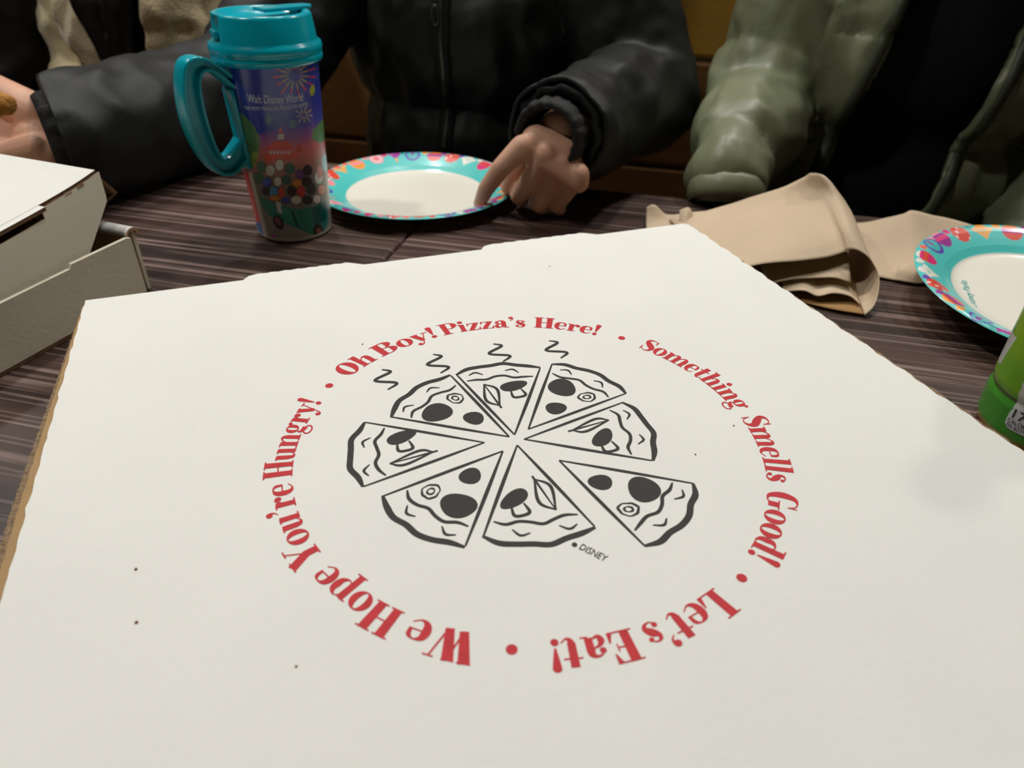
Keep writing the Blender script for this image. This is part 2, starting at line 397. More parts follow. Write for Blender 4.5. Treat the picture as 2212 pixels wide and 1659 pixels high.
GL = {
 'O': (.88, [Rg(.42, .5, .42, .52, .14, .46)]),
 'o': (.70, [Rg(.34, .33, .34, .35, .11, .30)]),
 'h': (.84, [Rr(.08, 0, .31, 1), Rr(0, 0, .39, .05), Rr(0, .95, .2, 1), arch(.28), Rr(.51, 0, .74, .45), Rr(.44, 0, .82, .05)]),
 'n': (.84, [Rr(.08, 0, .31, .64), Rr(0, 0, .39, .05), Rr(0, .61, .2, .66), arch(.28), Rr(.51, 0, .74, .45), Rr(.44, 0, .82, .05)]),
 'm': (1.26, [Rr(.08, 0, .31, .64), Rr(0, 0, .39, .05), Rr(0, .61, .2, .66), arch(.28), Rr(.51, 0, .74, .45), Rr(.44, 0, .81, .05),
              arch(.71), Rr(.94, 0, 1.17, .45), Rr(.87, 0, 1.25, .05)]),
 'B': (.92, [Rr(.1, 0, .36, 1), Rr(0, 0, .4, .05), Rr(0, .95, .4, 1), St([(.3, .975), (.55, .96), (.68, .76), (.55, .54), (.3, .52)], [.045, .07, .27, .07, .045]),
             St([(.3, .52), (.58, .5), (.73, .27), (.58, .04), (.3, .025)], [.045, .07, .29, .07, .045])]),
 'P': (.84, [Rr(.1, 0, .36, 1), Rr(0, 0, .48, .05), Rr(0, .95, .4, 1), St([(.3, .975), (.57, .96), (.70, .73), (.57, .48), (.3, .465)], [.045, .07, .28, .07, .045])]),
 'y': (.72, [St([(.14, .64), (.38, .06)], [.24, .2]), St([(.58, .64), (.38, .05), (.26, -.22), (.14, -.27)], [.045, .05, .06, .05]), Bl(.12, -.19, .1),
             Rr(0, .61, .32, .66), Rr(.46, .61, .72, .66)]),
 '!': (.32, [St([(.15, .92), (.15, .6), (.15, .28)], [.24, .16, .05]), Bl(.15, .9, .12), Bl(.15, .1, .115)]),
 'i': (.42, [Rr(.08, 0, .31, .64), Rr(0, 0, .39, .05), Rr(0, .61, .2, .66), Bl(.19, .87, .12)]),
 'z': (.64, [Rr(.04, .61, .58, .66), Rr(.02, 0, .6, .05), St([(.46, .64), (.14, .02)], [.22, .22]), St([(.06, .64), (.04, .44)], [.1, .04]), St([(.56, .02), (.6, .24)], [.12, .04])]),
 'a': (.70, [Rr(.34, .05, .57, .48), St([(.12, .5), (.2, .62), (.34, .645), (.44, .57), (.455, .45)], [.06, .06, .1, .19, .23]), Bl(.14, .49, .095),
             St([(.38, .40), (.2, .33), (.11, .18), (.18, .04), (.37, .1)], [.04, .1, .2, .12, .04]), Rr(.5, 0, .68, .05), Rr(.46, 0, .57, .1)]),
 "'": (.28, [Bl(.12, .9, .11), St([(.2, .9), (.18, .74), (.06, .62)], [.08, .06, .02])]),
 's': (.54, [St([(.42, .56), (.3, .64), (.16, .6), (.14, .46), (.28, .34), (.41, .2), (.38, .07), (.22, .01), (.08, .08)], [.05, .05, .1, .16, .26, .18, .1, .05, .05]),
             Bl(.40, .54, .075), Bl(.10, .13, .085)]),
 'H': (.98, [Rr(.08, 0, .35, 1), Rr(.60, 0, .87, 1), Rr(.3, .48, .62, .53), Rr(0, 0, .43, .05), Rr(.52, 0, .95, .05), Rr(0, .95, .43, 1), Rr(.52, .95, .95, 1)]),
 'e': (.64, [St([(.53, .37), (.5, .57), (.34, .655), (.17, .56), (.12, .33), (.18, .11), (.36, .02), (.57, .15)], [.1, .12, .05, .18, .24, .18, .06, .035]), Rr(.12, .335, .58, .38)]),
 'r': (.62, [Rr(.08, 0, .31, .64), Rr(0, 0, .42, .05), Rr(0, .61, .2, .66), St([(.3, .44), (.38, .6), (.5, .63)], [.05, .06, .08]), Bl(.49, .53, .11)]),
 'S': (.74, [St([(.60, .78), (.54, .93), (.38, .99), (.2, .92), (.16, .74), (.35, .54), (.57, .34), (.56, .13), (.38, 0.0), (.18, .06), (.08, .26)],
                [.04, .04, .06, .14, .22, .31, .28, .16, .06, .04, .04]), Rr(.58, .70, .63, 1.0), Rr(.05, 0, .1, .33)]),
 't': (.54, [Rr(.12, .14, .35, .9), Rr(0, .61, .5, .66), St([(.235, .2), (.27, .06), (.38, .01), (.52, .13)], [.23, .16, .06, .04])]),
 'g': (.70, [Rg(.3, .43, .27, .24, .08, .2), St([(.46, .56), (.56, .64)], [.05, .05]), Bl(.60, .60, .08), St([(.2, .22), (.13, .11), (.26, .03), (.48, -.02)], [.05, .1, .16, .2]),
             Rg(.32, -.15, .31, .18, .23, .12)]),
 'l': (.43, [Rr(.08, 0, .31, 1), Rr(0, 0, .40, .05), Rr(0, .95, .2, 1)]),
 'G': (.96, [St([(.7, .72), (.62, .92), (.44, .99), (.24, .88), (.15, .5), (.24, .12), (.44, 0.01), (.62, .08)], [.04, .05, .06, .2, .29, .2, .06, .06]),
             Rr(.56, .05, .81, .42), Rr(.46, .38, .92, .43), Rr(.69, .68, .73, 1.0)]),
 'd': (.74, [St([(.4, .6), (.28, .645), (.14, .52), (.115, .33), (.14, .14), (.28, .01), (.4, .06)], [.04, .05, .18, .24, .18, .05, .04]), Rr(.38, 0, .61, 1), Rr(.28, .95, .5, 1), Rr(.5, 0, .71, .05)]),
 'L': (.78, [Rr(.1, 0, .37, 1), Rr(0, .95, .48, 1), Rr(0, 0, .74, .05), St([(.66, .02), (.72, .38)], [.16, .04])]),
 'E': (.82, [Rr(.1, 0, .37, 1), Rr(0, .95, .70, 1), Rr(0, 0, .74, .05), Rr(.3, .48, .56, .53), St([(.62, .98), (.68, .68)], [.16, .04]), St([(.66, .02), (.72, .34)], [.16, .04]), Rr(.53, .38, .57, .63)]),
 'W': (1.14, [St([(.14, 1), (.36, 0)], [.28, .24]), St([(.36, 0), (.52, .8)], [.06, .05]), St([(.52, 1), (.74, 0)], [.28, .24]), St([(.76, 0), (.98, 1)], [.06, .05]),
              Rr(0, .95, .32, 1), Rr(.38, .95, .68, 1), Rr(.86, .95, 1.12, 1)]),
 'p': (.76, [Rr(.08, -.34, .31, .64), Rr(0, -.34, .42, -.29), Rr(0, .61, .2, .66), St([(.28, .56), (.42, .645), (.58, .52), (.605, .33), (.58, .14), (.42, .01), (.28, .08)], [.04, .05, .18, .24, .18, .05, .04])]),
 'u': (.80, [Rr(.06, .18, .29, .64), Rr(.46, 0, .69, .64), St([(.175, .24), (.21, .08), (.34, .02), (.48, .14)], [.23, .18, .06, .04]), Rr(0, .61, .2, .66), Rr(.4, .61, .6, .66), Rr(.6, 0, .79, .05)]),
 'Y': (.92, [St([(.18, 1), (.46, .40)], [.28, .27]), Rr(.33, 0, .60, .46), St([(.78, 1), (.50, .44)], [.05, .06]), Rr(0, .95, .40, 1), Rr(.64, .95, .92, 1), Rr(.24, 0, .69, .05)]),
}
PRC = np.array([0.1067, 0.2553]); R_BASE, CAP = 0.1152, 0.0134
def ring_words(words, parent, name):
    vs, fs = [], []; k = 0
    for txt, a0, a1 in words:
        adv = [GL[c][0] for c in txt]
        nat = sum(adv)-0.05
        sc = R_(a0-a1)*(R_BASE+CAP*.4)/(nat*CAP)
        x = 0.0
        for c, ad in zip(txt, adv):
            for sv, sf in GL[c][1]:
                b = len(vs); k = (k+1) % 12
                for gx, gy in sv:
                    th = R_(a0)-(x+gx)*sc*CAP/(R_BASE+CAP*.4); r = R_BASE+gy*CAP
                    vs.append((PRC[0]+r*math.cos(th), PRC[1]+r*math.sin(th), ZL+0.00012+k*4e-6))
                fs += [tuple(b+i for i in f) for f in sf]
            x += ad
    return pyobj(name, vs, fs, 'ink_red', parent)
def up_faces(o):
    bm = bmesh.new(); bm.from_mesh(o.data)
    bmesh.ops.recalc_face_normals(bm, faces=bm.faces)
    for f in bm.faces:
        f.normal_update()
        if f.normal.z < 0: f.normal_flip()
    bm.to_mesh(o.data); bm.free()

# ================================================================== big pizza box under the camera
X0, X1, Y1 = -0.1196, 0.3404, 0.4873
Y0 = Y1-0.46
box1 = empty('pizza_box', ((X0+X1)/2, (Y0+Y1)/2, ZT))
tag(box1, 'closed white pizza box with a ring of red lettering printed on its lid', 'pizza box', 'cardboard pizza boxes')
TH = 0.003
def lid_outline():
    pts = [(X0, Y0), (X1, Y0)]
    # right edge: slightly uneven flutes
    n = 90
    for k in range(1, n):
        t = k/n; pts.append((X1+0.0007*math.sin(k*2.1)+0.0005*math.sin(k*0.9+1), Y0+(Y1-Y0)*t))
    pts.append((X1, Y1-0.004)); pts.append((X1-0.004, Y1))
    def tab(xa, xb):                # right to left
        out = [(xb, Y1), (xb-0.010, Y1+0.0065)]
        m = 26
        for k in range(1, m):
            out.append((xb-0.010+(xa+0.006-xb+0.010)*k/m, Y1+0.0072+0.0005*math.sin(k*1.9)))
        return out+[(xa+0.004, Y1+0.0055), (xa, Y1)]
    P = lambda x, y: float(pz(x, y, ZL)[0])
    pts += tab(P(1040, 539), P(1292, 507)); pts += tab(P(525, 605), P(787, 571))
    pts.append((X0, Y1))
    for k in range(1, n):
        t = k/n; pts.append((X0+0.0003*math.sin(k*1.7)-(0.0005 if k % 9 == 4 else 0), Y1+(Y0-Y1)*t))
    return pts
bm = prism_bm(lid_outline(), TH, ((0, 0, ZL-TH), (1, 0, 0), (0, 1, 0), (0, 0, 1)), edge_mat=1)
lid1 = bmobj('lid', bm, ['board_white', 'kraft_edge'], box1)
# front flap of the lid, hanging down on the far side, with the lock slots left open
def far_flap():
    P = lambda x, y: float(pz(x, y, ZL)[0])
    xs = [P(525, 605), P(787, 571), P(1040, 539), P(1292, 507)]
    poly = [(X0+.006, 0), (X0+.002, -.022), (X0+.03, -.046), (X1-.03, -.046), (X1-.002, -.022), (X1-.006, 0),
            (xs[3], 0), (xs[3]-.006, -.008), (xs[2]+.004, -.008), (xs[2], 0), (xs[1], 0), (xs[1]-.006, -.008), (xs[0]+.004, -.008), (xs[0], 0)]
    return prism_bm(poly, 0.003, ((0, Y1-0.0035, ZL-0.0032), (1, 0, 0), (0, 0, 1), (0, 1, 0)), edge_mat=1)
bmobj('front_flap', far_flap(), ['board_white_shaded', 'kraft_edge'], lid1)
def strip(name, inner, outer, zi, zo, material, parent, zb=None):
    n = len(inner); vs = []
    for (a, b), (c, d) in zip(inner, outer): vs += [(a, b, zi), (c, d, zo), (c, d, zo-.002), (a, b, zi-.002)]
    fs = []
    for i in range(n-1):
        for k in range(4):
            j = (k+1) % 4; fs.append((4*i+k, 4*i+j, 4*i+4+j, 4*i+4+k))
    o = pyobj(name, vs, fs, material, parent)
    return o
ys = [Y1-0.006-(0.44)*k/140 for k in range(141)]
wd = lambda y: min(1.0, (Y1-y)/0.20)
i1 = [(X0+.001, y) for y in ys]
o1 = [(X0-(.0012+.0030*wd(y))-.00015*math.sin(i*1.3), y) for i, y in enumerate(ys)]
o2 = [(X0-(.0018+.0058*wd(y))-.00025*math.sin(i*2.3), y) for i, y in enumerate(ys)]
strip('torn_liner', i1, o1, ZL-0.0006, ZL-0.0012, 'kraft_face', lid1)
strip('fluted_edge', o1, o2, ZL-0.0012, ZL-0.0022, 'kraft_edge', lid1)
ys2 = [Y1-0.03-0.42*k/160 for k in range(161)]
i3 = [(X1-.001, y) for y in ys2]
o3 = [(X1+.0003+.0026*min(1, (Y1-y)/0.26)+.0006*math.sin(i*0.8)+.0004*math.sin(i*2.1), y) for i, y in enumerate(ys2)]
strip('fluted_edge', i3, o3, ZL-0.0004, ZL-0.0010, 'kraft_edge', lid1)
base1 = bmobj('base', box_bm(X0+.004, X1-.004, Y0+.004, Y1-.006, ZT+.0002, ZT+.0032), ['board_white_shaded'], box1)
for nm, b_ in (('side_wall', (X0+.004, X0+.0075, Y0+.004, Y1-.006)), ('side_wall', (X1-.0075, X1-.004, Y0+.004, Y1-.006)),
               ('front_wall', (X0+.0075, X1-.0075, Y1-.0095, Y1-.006)), ('back_wall', (X0+.0075, X1-.0075, Y0+.004, Y0+.0075))):
    bmobj(nm, box_bm(b_[0], b_[1], b_[2], b_[3], ZT+.0032, ZL-TH-.0004), 'board_white_shaded', base1)
# print
ph = [[('Oh', 131.2, 119.9), ('Boy!', 118.0, 98.4), ("Pizza's", 96.4, 70.2), ('Here!', 67.4, 47.6)],
      [('Something', 33.6, -4.6), ('Smells', -8.2, -33.0), ('Good!', -36.3, -58.4)],
      [("Let's", -71.5, -90.0), ('Eat!', -92.0, -107.4)],
      [('We', -120.6, -133.2), ('Hope', -135.4, -155.6), ("You're", -158.2, -183.6), ('Hungry!', -185.8, -215.6)]]
for words in ph:
    o = ring_words(words, lid1, 'printed_phrase'); up_faces(o)
    o['label'] = 'red printed lettering around the lid'
for a in (40.1, -65.2, -114.2, 137.2):
    vs, fs = g_ball(PRC[0]+.1198*math.cos(R_(a)), PRC[1]+.1198*math.sin(R_(a)), 0.0022, 22)
    pyobj('printed_dot', [(x, y, ZL+.00012) for x, y in vs], fs, 'ink_red', lid1)
# generic line drawing in the middle: a sliced pie with toppings
def line_art():
    vs, fs = [], []; kk = [0]
    def put(sh, ox=0., oy=0.):
        sv, sf = sh; b = len(vs); kk[0] = (kk[0]+1) % 25
        for x, y in sv: vs.append((PRC[0]-.006+ox+x, PRC[1]+.0035+oy+y, ZL+.00012+kk[0]*3e-6))
        fs.extend(tuple(b+i for i in f) for f in sf)
    rng = random.Random(3)
    def loop(cx, cy, rx, ry, w_, wob=0.0, n=22, rot=0.0, ph_=0.0):
        pts = []
        for k in range(n+1):
            a = 2*math.pi*k/n; q = 1+wob*math.sin(3*a+ph_)+wob*.7*math.sin(7*a+ph_*2)
            x, y = rx*q*math.cos(a), ry*q*math.sin(a)
            pts.append((cx+x*math.cos(rot)-y*math.sin(rot), cy+x*math.sin(rot)+y*math.cos(rot)))
        return g_stroke(pts, [w_*(1+.35*math.sin(k*.7)) for k in range(n+1)], 4, .0003)
    def blob(cx, cy, rx, ry, rot=0.0, n=24):
        v = []
        for k in range(n):
            a = 2*math.pi*k/n; q = 1+.05*math.sin(3*a+cx*900)
            x, y = rx*q*math.cos(a), ry*q*math.sin(a)
            v.append((cx+x*math.cos(rot)-y*math.sin(rot), cy+x*math.sin(rot)+y*math.cos(rot)))
        return v, [tuple(range(n))]
    S = lambda *p, w=.0013: put(g_stroke(list(p), [w*.6]+[w*1.25]*(len(p)-2)+[w*.6], 6, .0003))
    nsl = 8
    for s in range(nsl):
        a0 = 2*math.pi*s/nsl+.2; a1 = 2*math.pi*(s+1)/nsl+.2; am = (a0+a1)/2
        off = .024 if s == 6 else (.014 if s == 3 else (.009 if s in (0, 4) else .0022))
        ox, oy = off*math.cos(am), off*math.sin(am)
        P = lambda r, a: (ox+r*math.cos(a), oy+r*math.sin(a))
        R0 = .066
        out = [P(0.002, am)]+[P(R0*.5, a0+.03), P(R0, a0+.015)]
        S(P(.002, am), P(R0*.5, a0+.02), P(R0*1.0, a0+.012), w=.0015)
        S(P(.002, am), P(R0*.5, a1-.02), P(R0*1.0, a1-.012), w=.0015)
        m = 7
        S(*[P(R0*(1.0+.035*math.sin(math.pi*k/m)+.012*math.sin(k*2.3+s)), a0+.012+(a1-a0-.024)*k/m) for k in range(m+1)], w=.0024)
        S(*[P(R0*(.84+.02*math.sin(k*1.9+s*1.3)), a0+.05+(a1-a0-.10)*k/m) for k in range(m+1)], w=.0014)
        # crust bubbles and toppings
        for q in range(2):
            aa = a0+.2+.35*q; S(P(R0*.90, aa), P(R0*.95, aa+.06), P(R0*.93, aa+.13), w=.0011)
        if s % 2 == 0:
            put(blob(*P(.045, am+.15), .0076, .0086, s)); put(blob(*P(.026, am-.05), .0058, .0052, s))
            put(loop(*P(.046, am-.20), .0046, .0040, .0010, .05, rot=s)); put(loop(*P(.046, am-.20), .0020, .0016, .0009, .0, rot=s))
        else:
            # leaf and mushroom slice
            c = P(.050, am+.20); d = P(.028, am+.14)
            S(c, ((c[0]+d[0])/2+.0045, (c[1]+d[1])/2+.004), d, w=.0014); S(c, ((c[0]+d[0])/2-.0045, (c[1]+d[1])/2-.004), d, w=.0014); S(c, d, ((d[0]*1.1-c[0]*.1), d[1]*1.1-c[1]*.1), w=.001)
            e = P(.043, am-.16)
            put(blob(e[0], e[1]+.003, .0082, .0044, .1*s))
            S((e[0]-.003, e[1]-.001), (e[0]-.0036, e[1]-.007), (e[0], e[1]-.0082), (e[0]+.0036, e[1]-.007), (e[0]+.003, e[1]-.001), w=.0014)
    # steam curls above the pie
    for i, x in enumerate((-.052, -.02, .018, .052)):
        y0 = .054+.014*math.cos(x*22)
        S((x, y0+.004), (x+.006, y0+.009), (x-.005, y0+.015), (x+.005, y0+.021), (x+.001, y0+.025), w=.0017)
    o = pyobj('printed_drawing', vs, fs, 'ink_black', lid1); up_faces(o)
    o['label'] = 'black line drawing of a sliced pie'
line_art()
# small black maker's line under the drawing
def flat_text(s, p0, p1, hgt, material, parent, name, z):
    vs, fs = text_polys(s, 1.0); wdt = vs[:, 0].max()-vs[:, 0].min(); vs[:, 0] -= vs[:, 0].min()
    d = np.array(p1)-np.array(p0); L = np.linalg.norm(d); ea = d/L; eb = np.array((-ea[1], ea[0]))
    o = pyobj(name, [(*(np.array(p0)+ea*x/wdt*L+eb*y*hgt), z) for x, y in vs], fs, material, parent); up_faces(o)
    return o
flat_text('DISNEY', pz(1250, 1186, ZL)[:2], pz(1306, 1214, ZL)[:2], 0.0052, 'ink_black', lid1, 'printed_credit', ZL+.00025)
vs, fs = g_ball(*pz(1241, 1177, ZL)[:2], 0.0012); o = pyobj('printed_credit', [(x, y, ZL+.00025) for x, y in vs], fs, 'ink_black', lid1)
# crumbs lying on the lid
for i, (x, y) in enumerate(((294, 1230), (295, 1345), (783, 744), (1187, 576), (1502, 982), (640, 1440), (1585, 920))):
    p = pz(x, y, ZL); s = .0007 if i < 2 else .0005
    bmc = bmesh.new(); bmesh.ops.create_icosphere(bmc, subdivisions=1, radius=s)
    for v in bmc.verts: v.co = Vector((v.co.x*(1+.4*math.sin(i+v.co.y*9000)), v.co.y, v.co.z*.6)) + Vector((p[0], p[1], ZL+s*.5))
    c = bmobj('crumb', bmc, 'speck')
    tag(c, 'tiny brown crumb lying on the white pizza box lid', 'crumb', 'crumbs on the lid')

# ================================================================== half-open box behind it, on the left
E1 = np.array([-.652, -.758, 0]); E1 /= np.linalg.norm(E1); E2 = np.array([-E1[1]*-1, 0, 0])
E2 = np.array([E1[1], -E1[0], 0])
B0 = np.array([-.0992, .5907, ZT])
def bp(a, b, z): return B0+E1*a+E2*b+Z3*z
ctr = bp(.23, .23, 0)
box2 = empty('pizza_box', ctr)
tag(box2, 'half-open white pizza box with its lid raised, lying beside the reaching arm', 'pizza box', 'cardboard pizza boxes')
SZ, BH = .46, .051
def quad_panel(name, fn, na, nb, th, mats, parent, hint=(0, 0, 1)):
    """thin board over a parameter grid fn(s,t)->point, given thickness th along its normal"""
    vs = []; 
    G = np.array([[fn(i/na, j/nb) for j in range(nb+1)] for i in range(na+1)])
    N_ = np.zeros_like(G)
    for i in range(na+1):
        for j in range(nb+1):
            da = G[min(i+1, na), j]-G[max(i-1, 0), j]; db = G[i, min(j+1, nb)]-G[i, max(j-1, 0)]
            nn = np.cross(da, db); N_[i, j] = nn/(np.linalg.norm(nn)+1e-12)*(1 if nn@np.array(hint, float) >= 0 else -1)
    idx = lambda k, i, j: k*(na+1)*(nb+1)+i*(nb+1)+j
    vs = list(G.reshape(-1, 3))+list((G-N_*th).reshape(-1, 3))
    fs, mi = [], []
    for i in range(na):
        for j in range(nb):
            fs.append((idx(0, i, j), idx(0, i+1, j), idx(0, i+1, j+1), idx(0, i, j+1))); mi.append(0)
            fs.append((idx(1, i, j), idx(1, i, j+1), idx(1, i+1, j+1), idx(1, i+1, j))); mi.append(2 if len(mats) > 2 else 0)
    for i in range(na):
        for j in (0, nb): fs.append((idx(0, i, j), idx(0, i+1, j), idx(1, i+1, j), idx(1, i, j))); mi.append(1)
    for j in range(nb):
        for i in (0, na): fs.append((idx(0, i, j), idx(0, i, j+1), idx(1, i, j+1), idx(1, i, j))); mi.append(1)
    o = pyobj(name, vs, fs, mats, parent)
    o.data.polygons.foreach_set('material_index', mi)
    bm_ = bmesh.new(); bm_.from_mesh(o.data); bmesh.ops.recalc_face_normals(bm_, faces=bm_.faces); bm_.to_mesh(o.data); bm_.free()
    return o
BM = ['board_white_shaded', 'kraft_dark', 'kraft_face']
b2 = quad_panel('base', lambda s, t: bp(s*SZ, t*SZ, .0035), 1, 1, .003, BM, box2)
# long wall towards the camera, with its lock slot notched into the top edge
def wall_top(a):
    return BH - (.0035 if a > .057 else 0) - .004*max(0, min(1, (a-.1)/.3))
def wall_poly():
    top = [(0.0, BH-.001), (.004, BH), (.055, BH), (.0575, BH-.003), (.20, BH-.005), (.46, BH-.004)]
    n = 26; bot = []
    for k in range(n+1):
        a = SZ-SZ*k/n; bot.append((a, .0006+(.0022 if k % 2 else 0)))
    return top+bot
bmobj('front_wall', prism_bm(wall_poly(), .0032, (bp(0, .0032, 0), E1, Z3, -E2), edge_mat=1), ['board_white_shaded', 'kraft_dark'], b2)
# right-hand wall: outer board, rolled over the top, inner board
rw = bmobj('side_wall', prism_bm([(0.006, .0006), (SZ, .0006), (SZ, BH+.001), (.006, BH+.001)], .0030, (bp(-.010, 0, 0), E2, Z3, E1*1.0), edge_mat=1), ['board_white_shaded', 'kraft_dark'], b2)
def roll(s, t):
    a = math.pi*(t); return bp(-.0125+.0065*(1-math.cos(a)), .004+s*(SZ-.01), BH-.001+.0055*math.sin(a))
quad_panel('rolled_edge', roll, 2, 10, .0022, ['board_white', 'kraft_face', 'kraft_face'], rw)
bmobj('inner_board', prism_bm([(0.006, .004), (SZ, .004), (SZ, BH-.001), (.006, BH-.001)], .0025, (bp(-.0015, 0, 0), E2, Z3, E1*1.0), edge_mat=1), ['kraft_face', 'kraft_dark'], rw)
bmobj('back_wall', prism_bm([(0, .0006), (SZ, .0006), (SZ, BH-.004), (0, BH-.004)], .003, (bp(0, SZ-.003, 0), E1, Z3, E2)), ['board_white_shaded'], b2)
bmobj('hinge_wall', prism_bm([(0.003, .0006), (SZ-.003, .0006), (SZ-.003, BH-.006), (.003, BH-.006)], .003, (bp(SZ-.003, 0, 0), E2, Z3, E1)), ['board_white_shaded'], b2)
def lid_z(a): return .100-.0475*(max(a, 0)/.46)**.72
LB0 = .0195
def lid_front(a):                   # the lock tab of the lid stands a little proud of the fold
    return LB0-(.0062 if a > .052 else 0)
def lidp(s, t):
    a = s*SZ-.003
    return bp(a, LB0+t*(SZ-LB0), lid_z(a))
lid2 = quad_panel('lid', lidp, 40, 6, .003, ['board_white', 'kraft_dark', 'kraft_face'], box2)
# tongue left standing where the lock slot is cut out of the flap
quad_panel('lock_tongue', lambda s, t: bp(.050+s*.16, LB0-.0065+t*.0066, lid_z(.050+s*.16)-.0002), 16, 1, .0028, ['board_white', 'kraft_dark', 'kraft_face'], lid2)
# hanging front flap: slanted end, slot open under the tongue
def flap(s0, s1, ztop, cut):
    def f(s, t):
        zt = lid_z(s0+(s1-s0)*s)-ztop; z = zt+(.026-zt)*t
        lo = s0
        if cut:                     # the end of the flap leans in below its corner
            lo = s0-.002+.004*(.1-z)/.022 if z > .078 else s0+.002+(.078-z)*1.12
        a = lo+(s1-lo)*s
        return bp(a, LB0-.0015-(.1-z)*.19, z)
    return f
quad_panel('front_flap', flap(-.003, .052, .0015, True), 12, 24, .0028, ['board_white_shaded', 'kraft_dark', 'kraft_face'], lid2, -E2)
quad_panel('front_flap', flap(.052, .21, .008, False), 10, 8, .0028, ['board_white_shaded', 'kraft_dark', 'kraft_face'], lid2, -E2)
quad_panel('front_flap', flap(.21, .455, .0015, False), 10, 8, .0028, ['board_white_shaded', 'kraft_dark', 'kraft_face'], lid2, -E2)
for a in (.012, .024, .036):        # score cuts along the fold
    quad_panel('score_cut', lambda s, t: bp(a+s*.006, LB0-.0035+.0016*t, lid_z(a+s*.006)-.0025+.0016*t), 1, 1, .0006, ['kraft_dark', 'kraft_dark'], lid2)
# right-hand flap of the lid, standing off outwards
def rflap(s, t):
    b = .022+s*.40
    if t < .45: q = t/.45; o_, z = -.003-.020*q, .099-.024*q; b += .004*q
    else: q = (t-.45)/.55; o_, z = -.023+.010*q, .075-.022*q; b += .004+.03*q*(1-s)
    return bp(o_, b, z)
quad_panel('side_flap', rflap, 12, 16, .0030, ['board_white_shaded', 'kraft_dark', 'kraft_dark'], lid2, -E1)  # inner face takes the dark kraft: its shade is put into the colour

# ================================================================== tall travel cup
CUP = np.array([0.0300, 0.6985, ZT])
CH = 0.160                          # height of the printed body
def cup_r(z): return 0.0355+(0.0425-0.0355)*z/CH
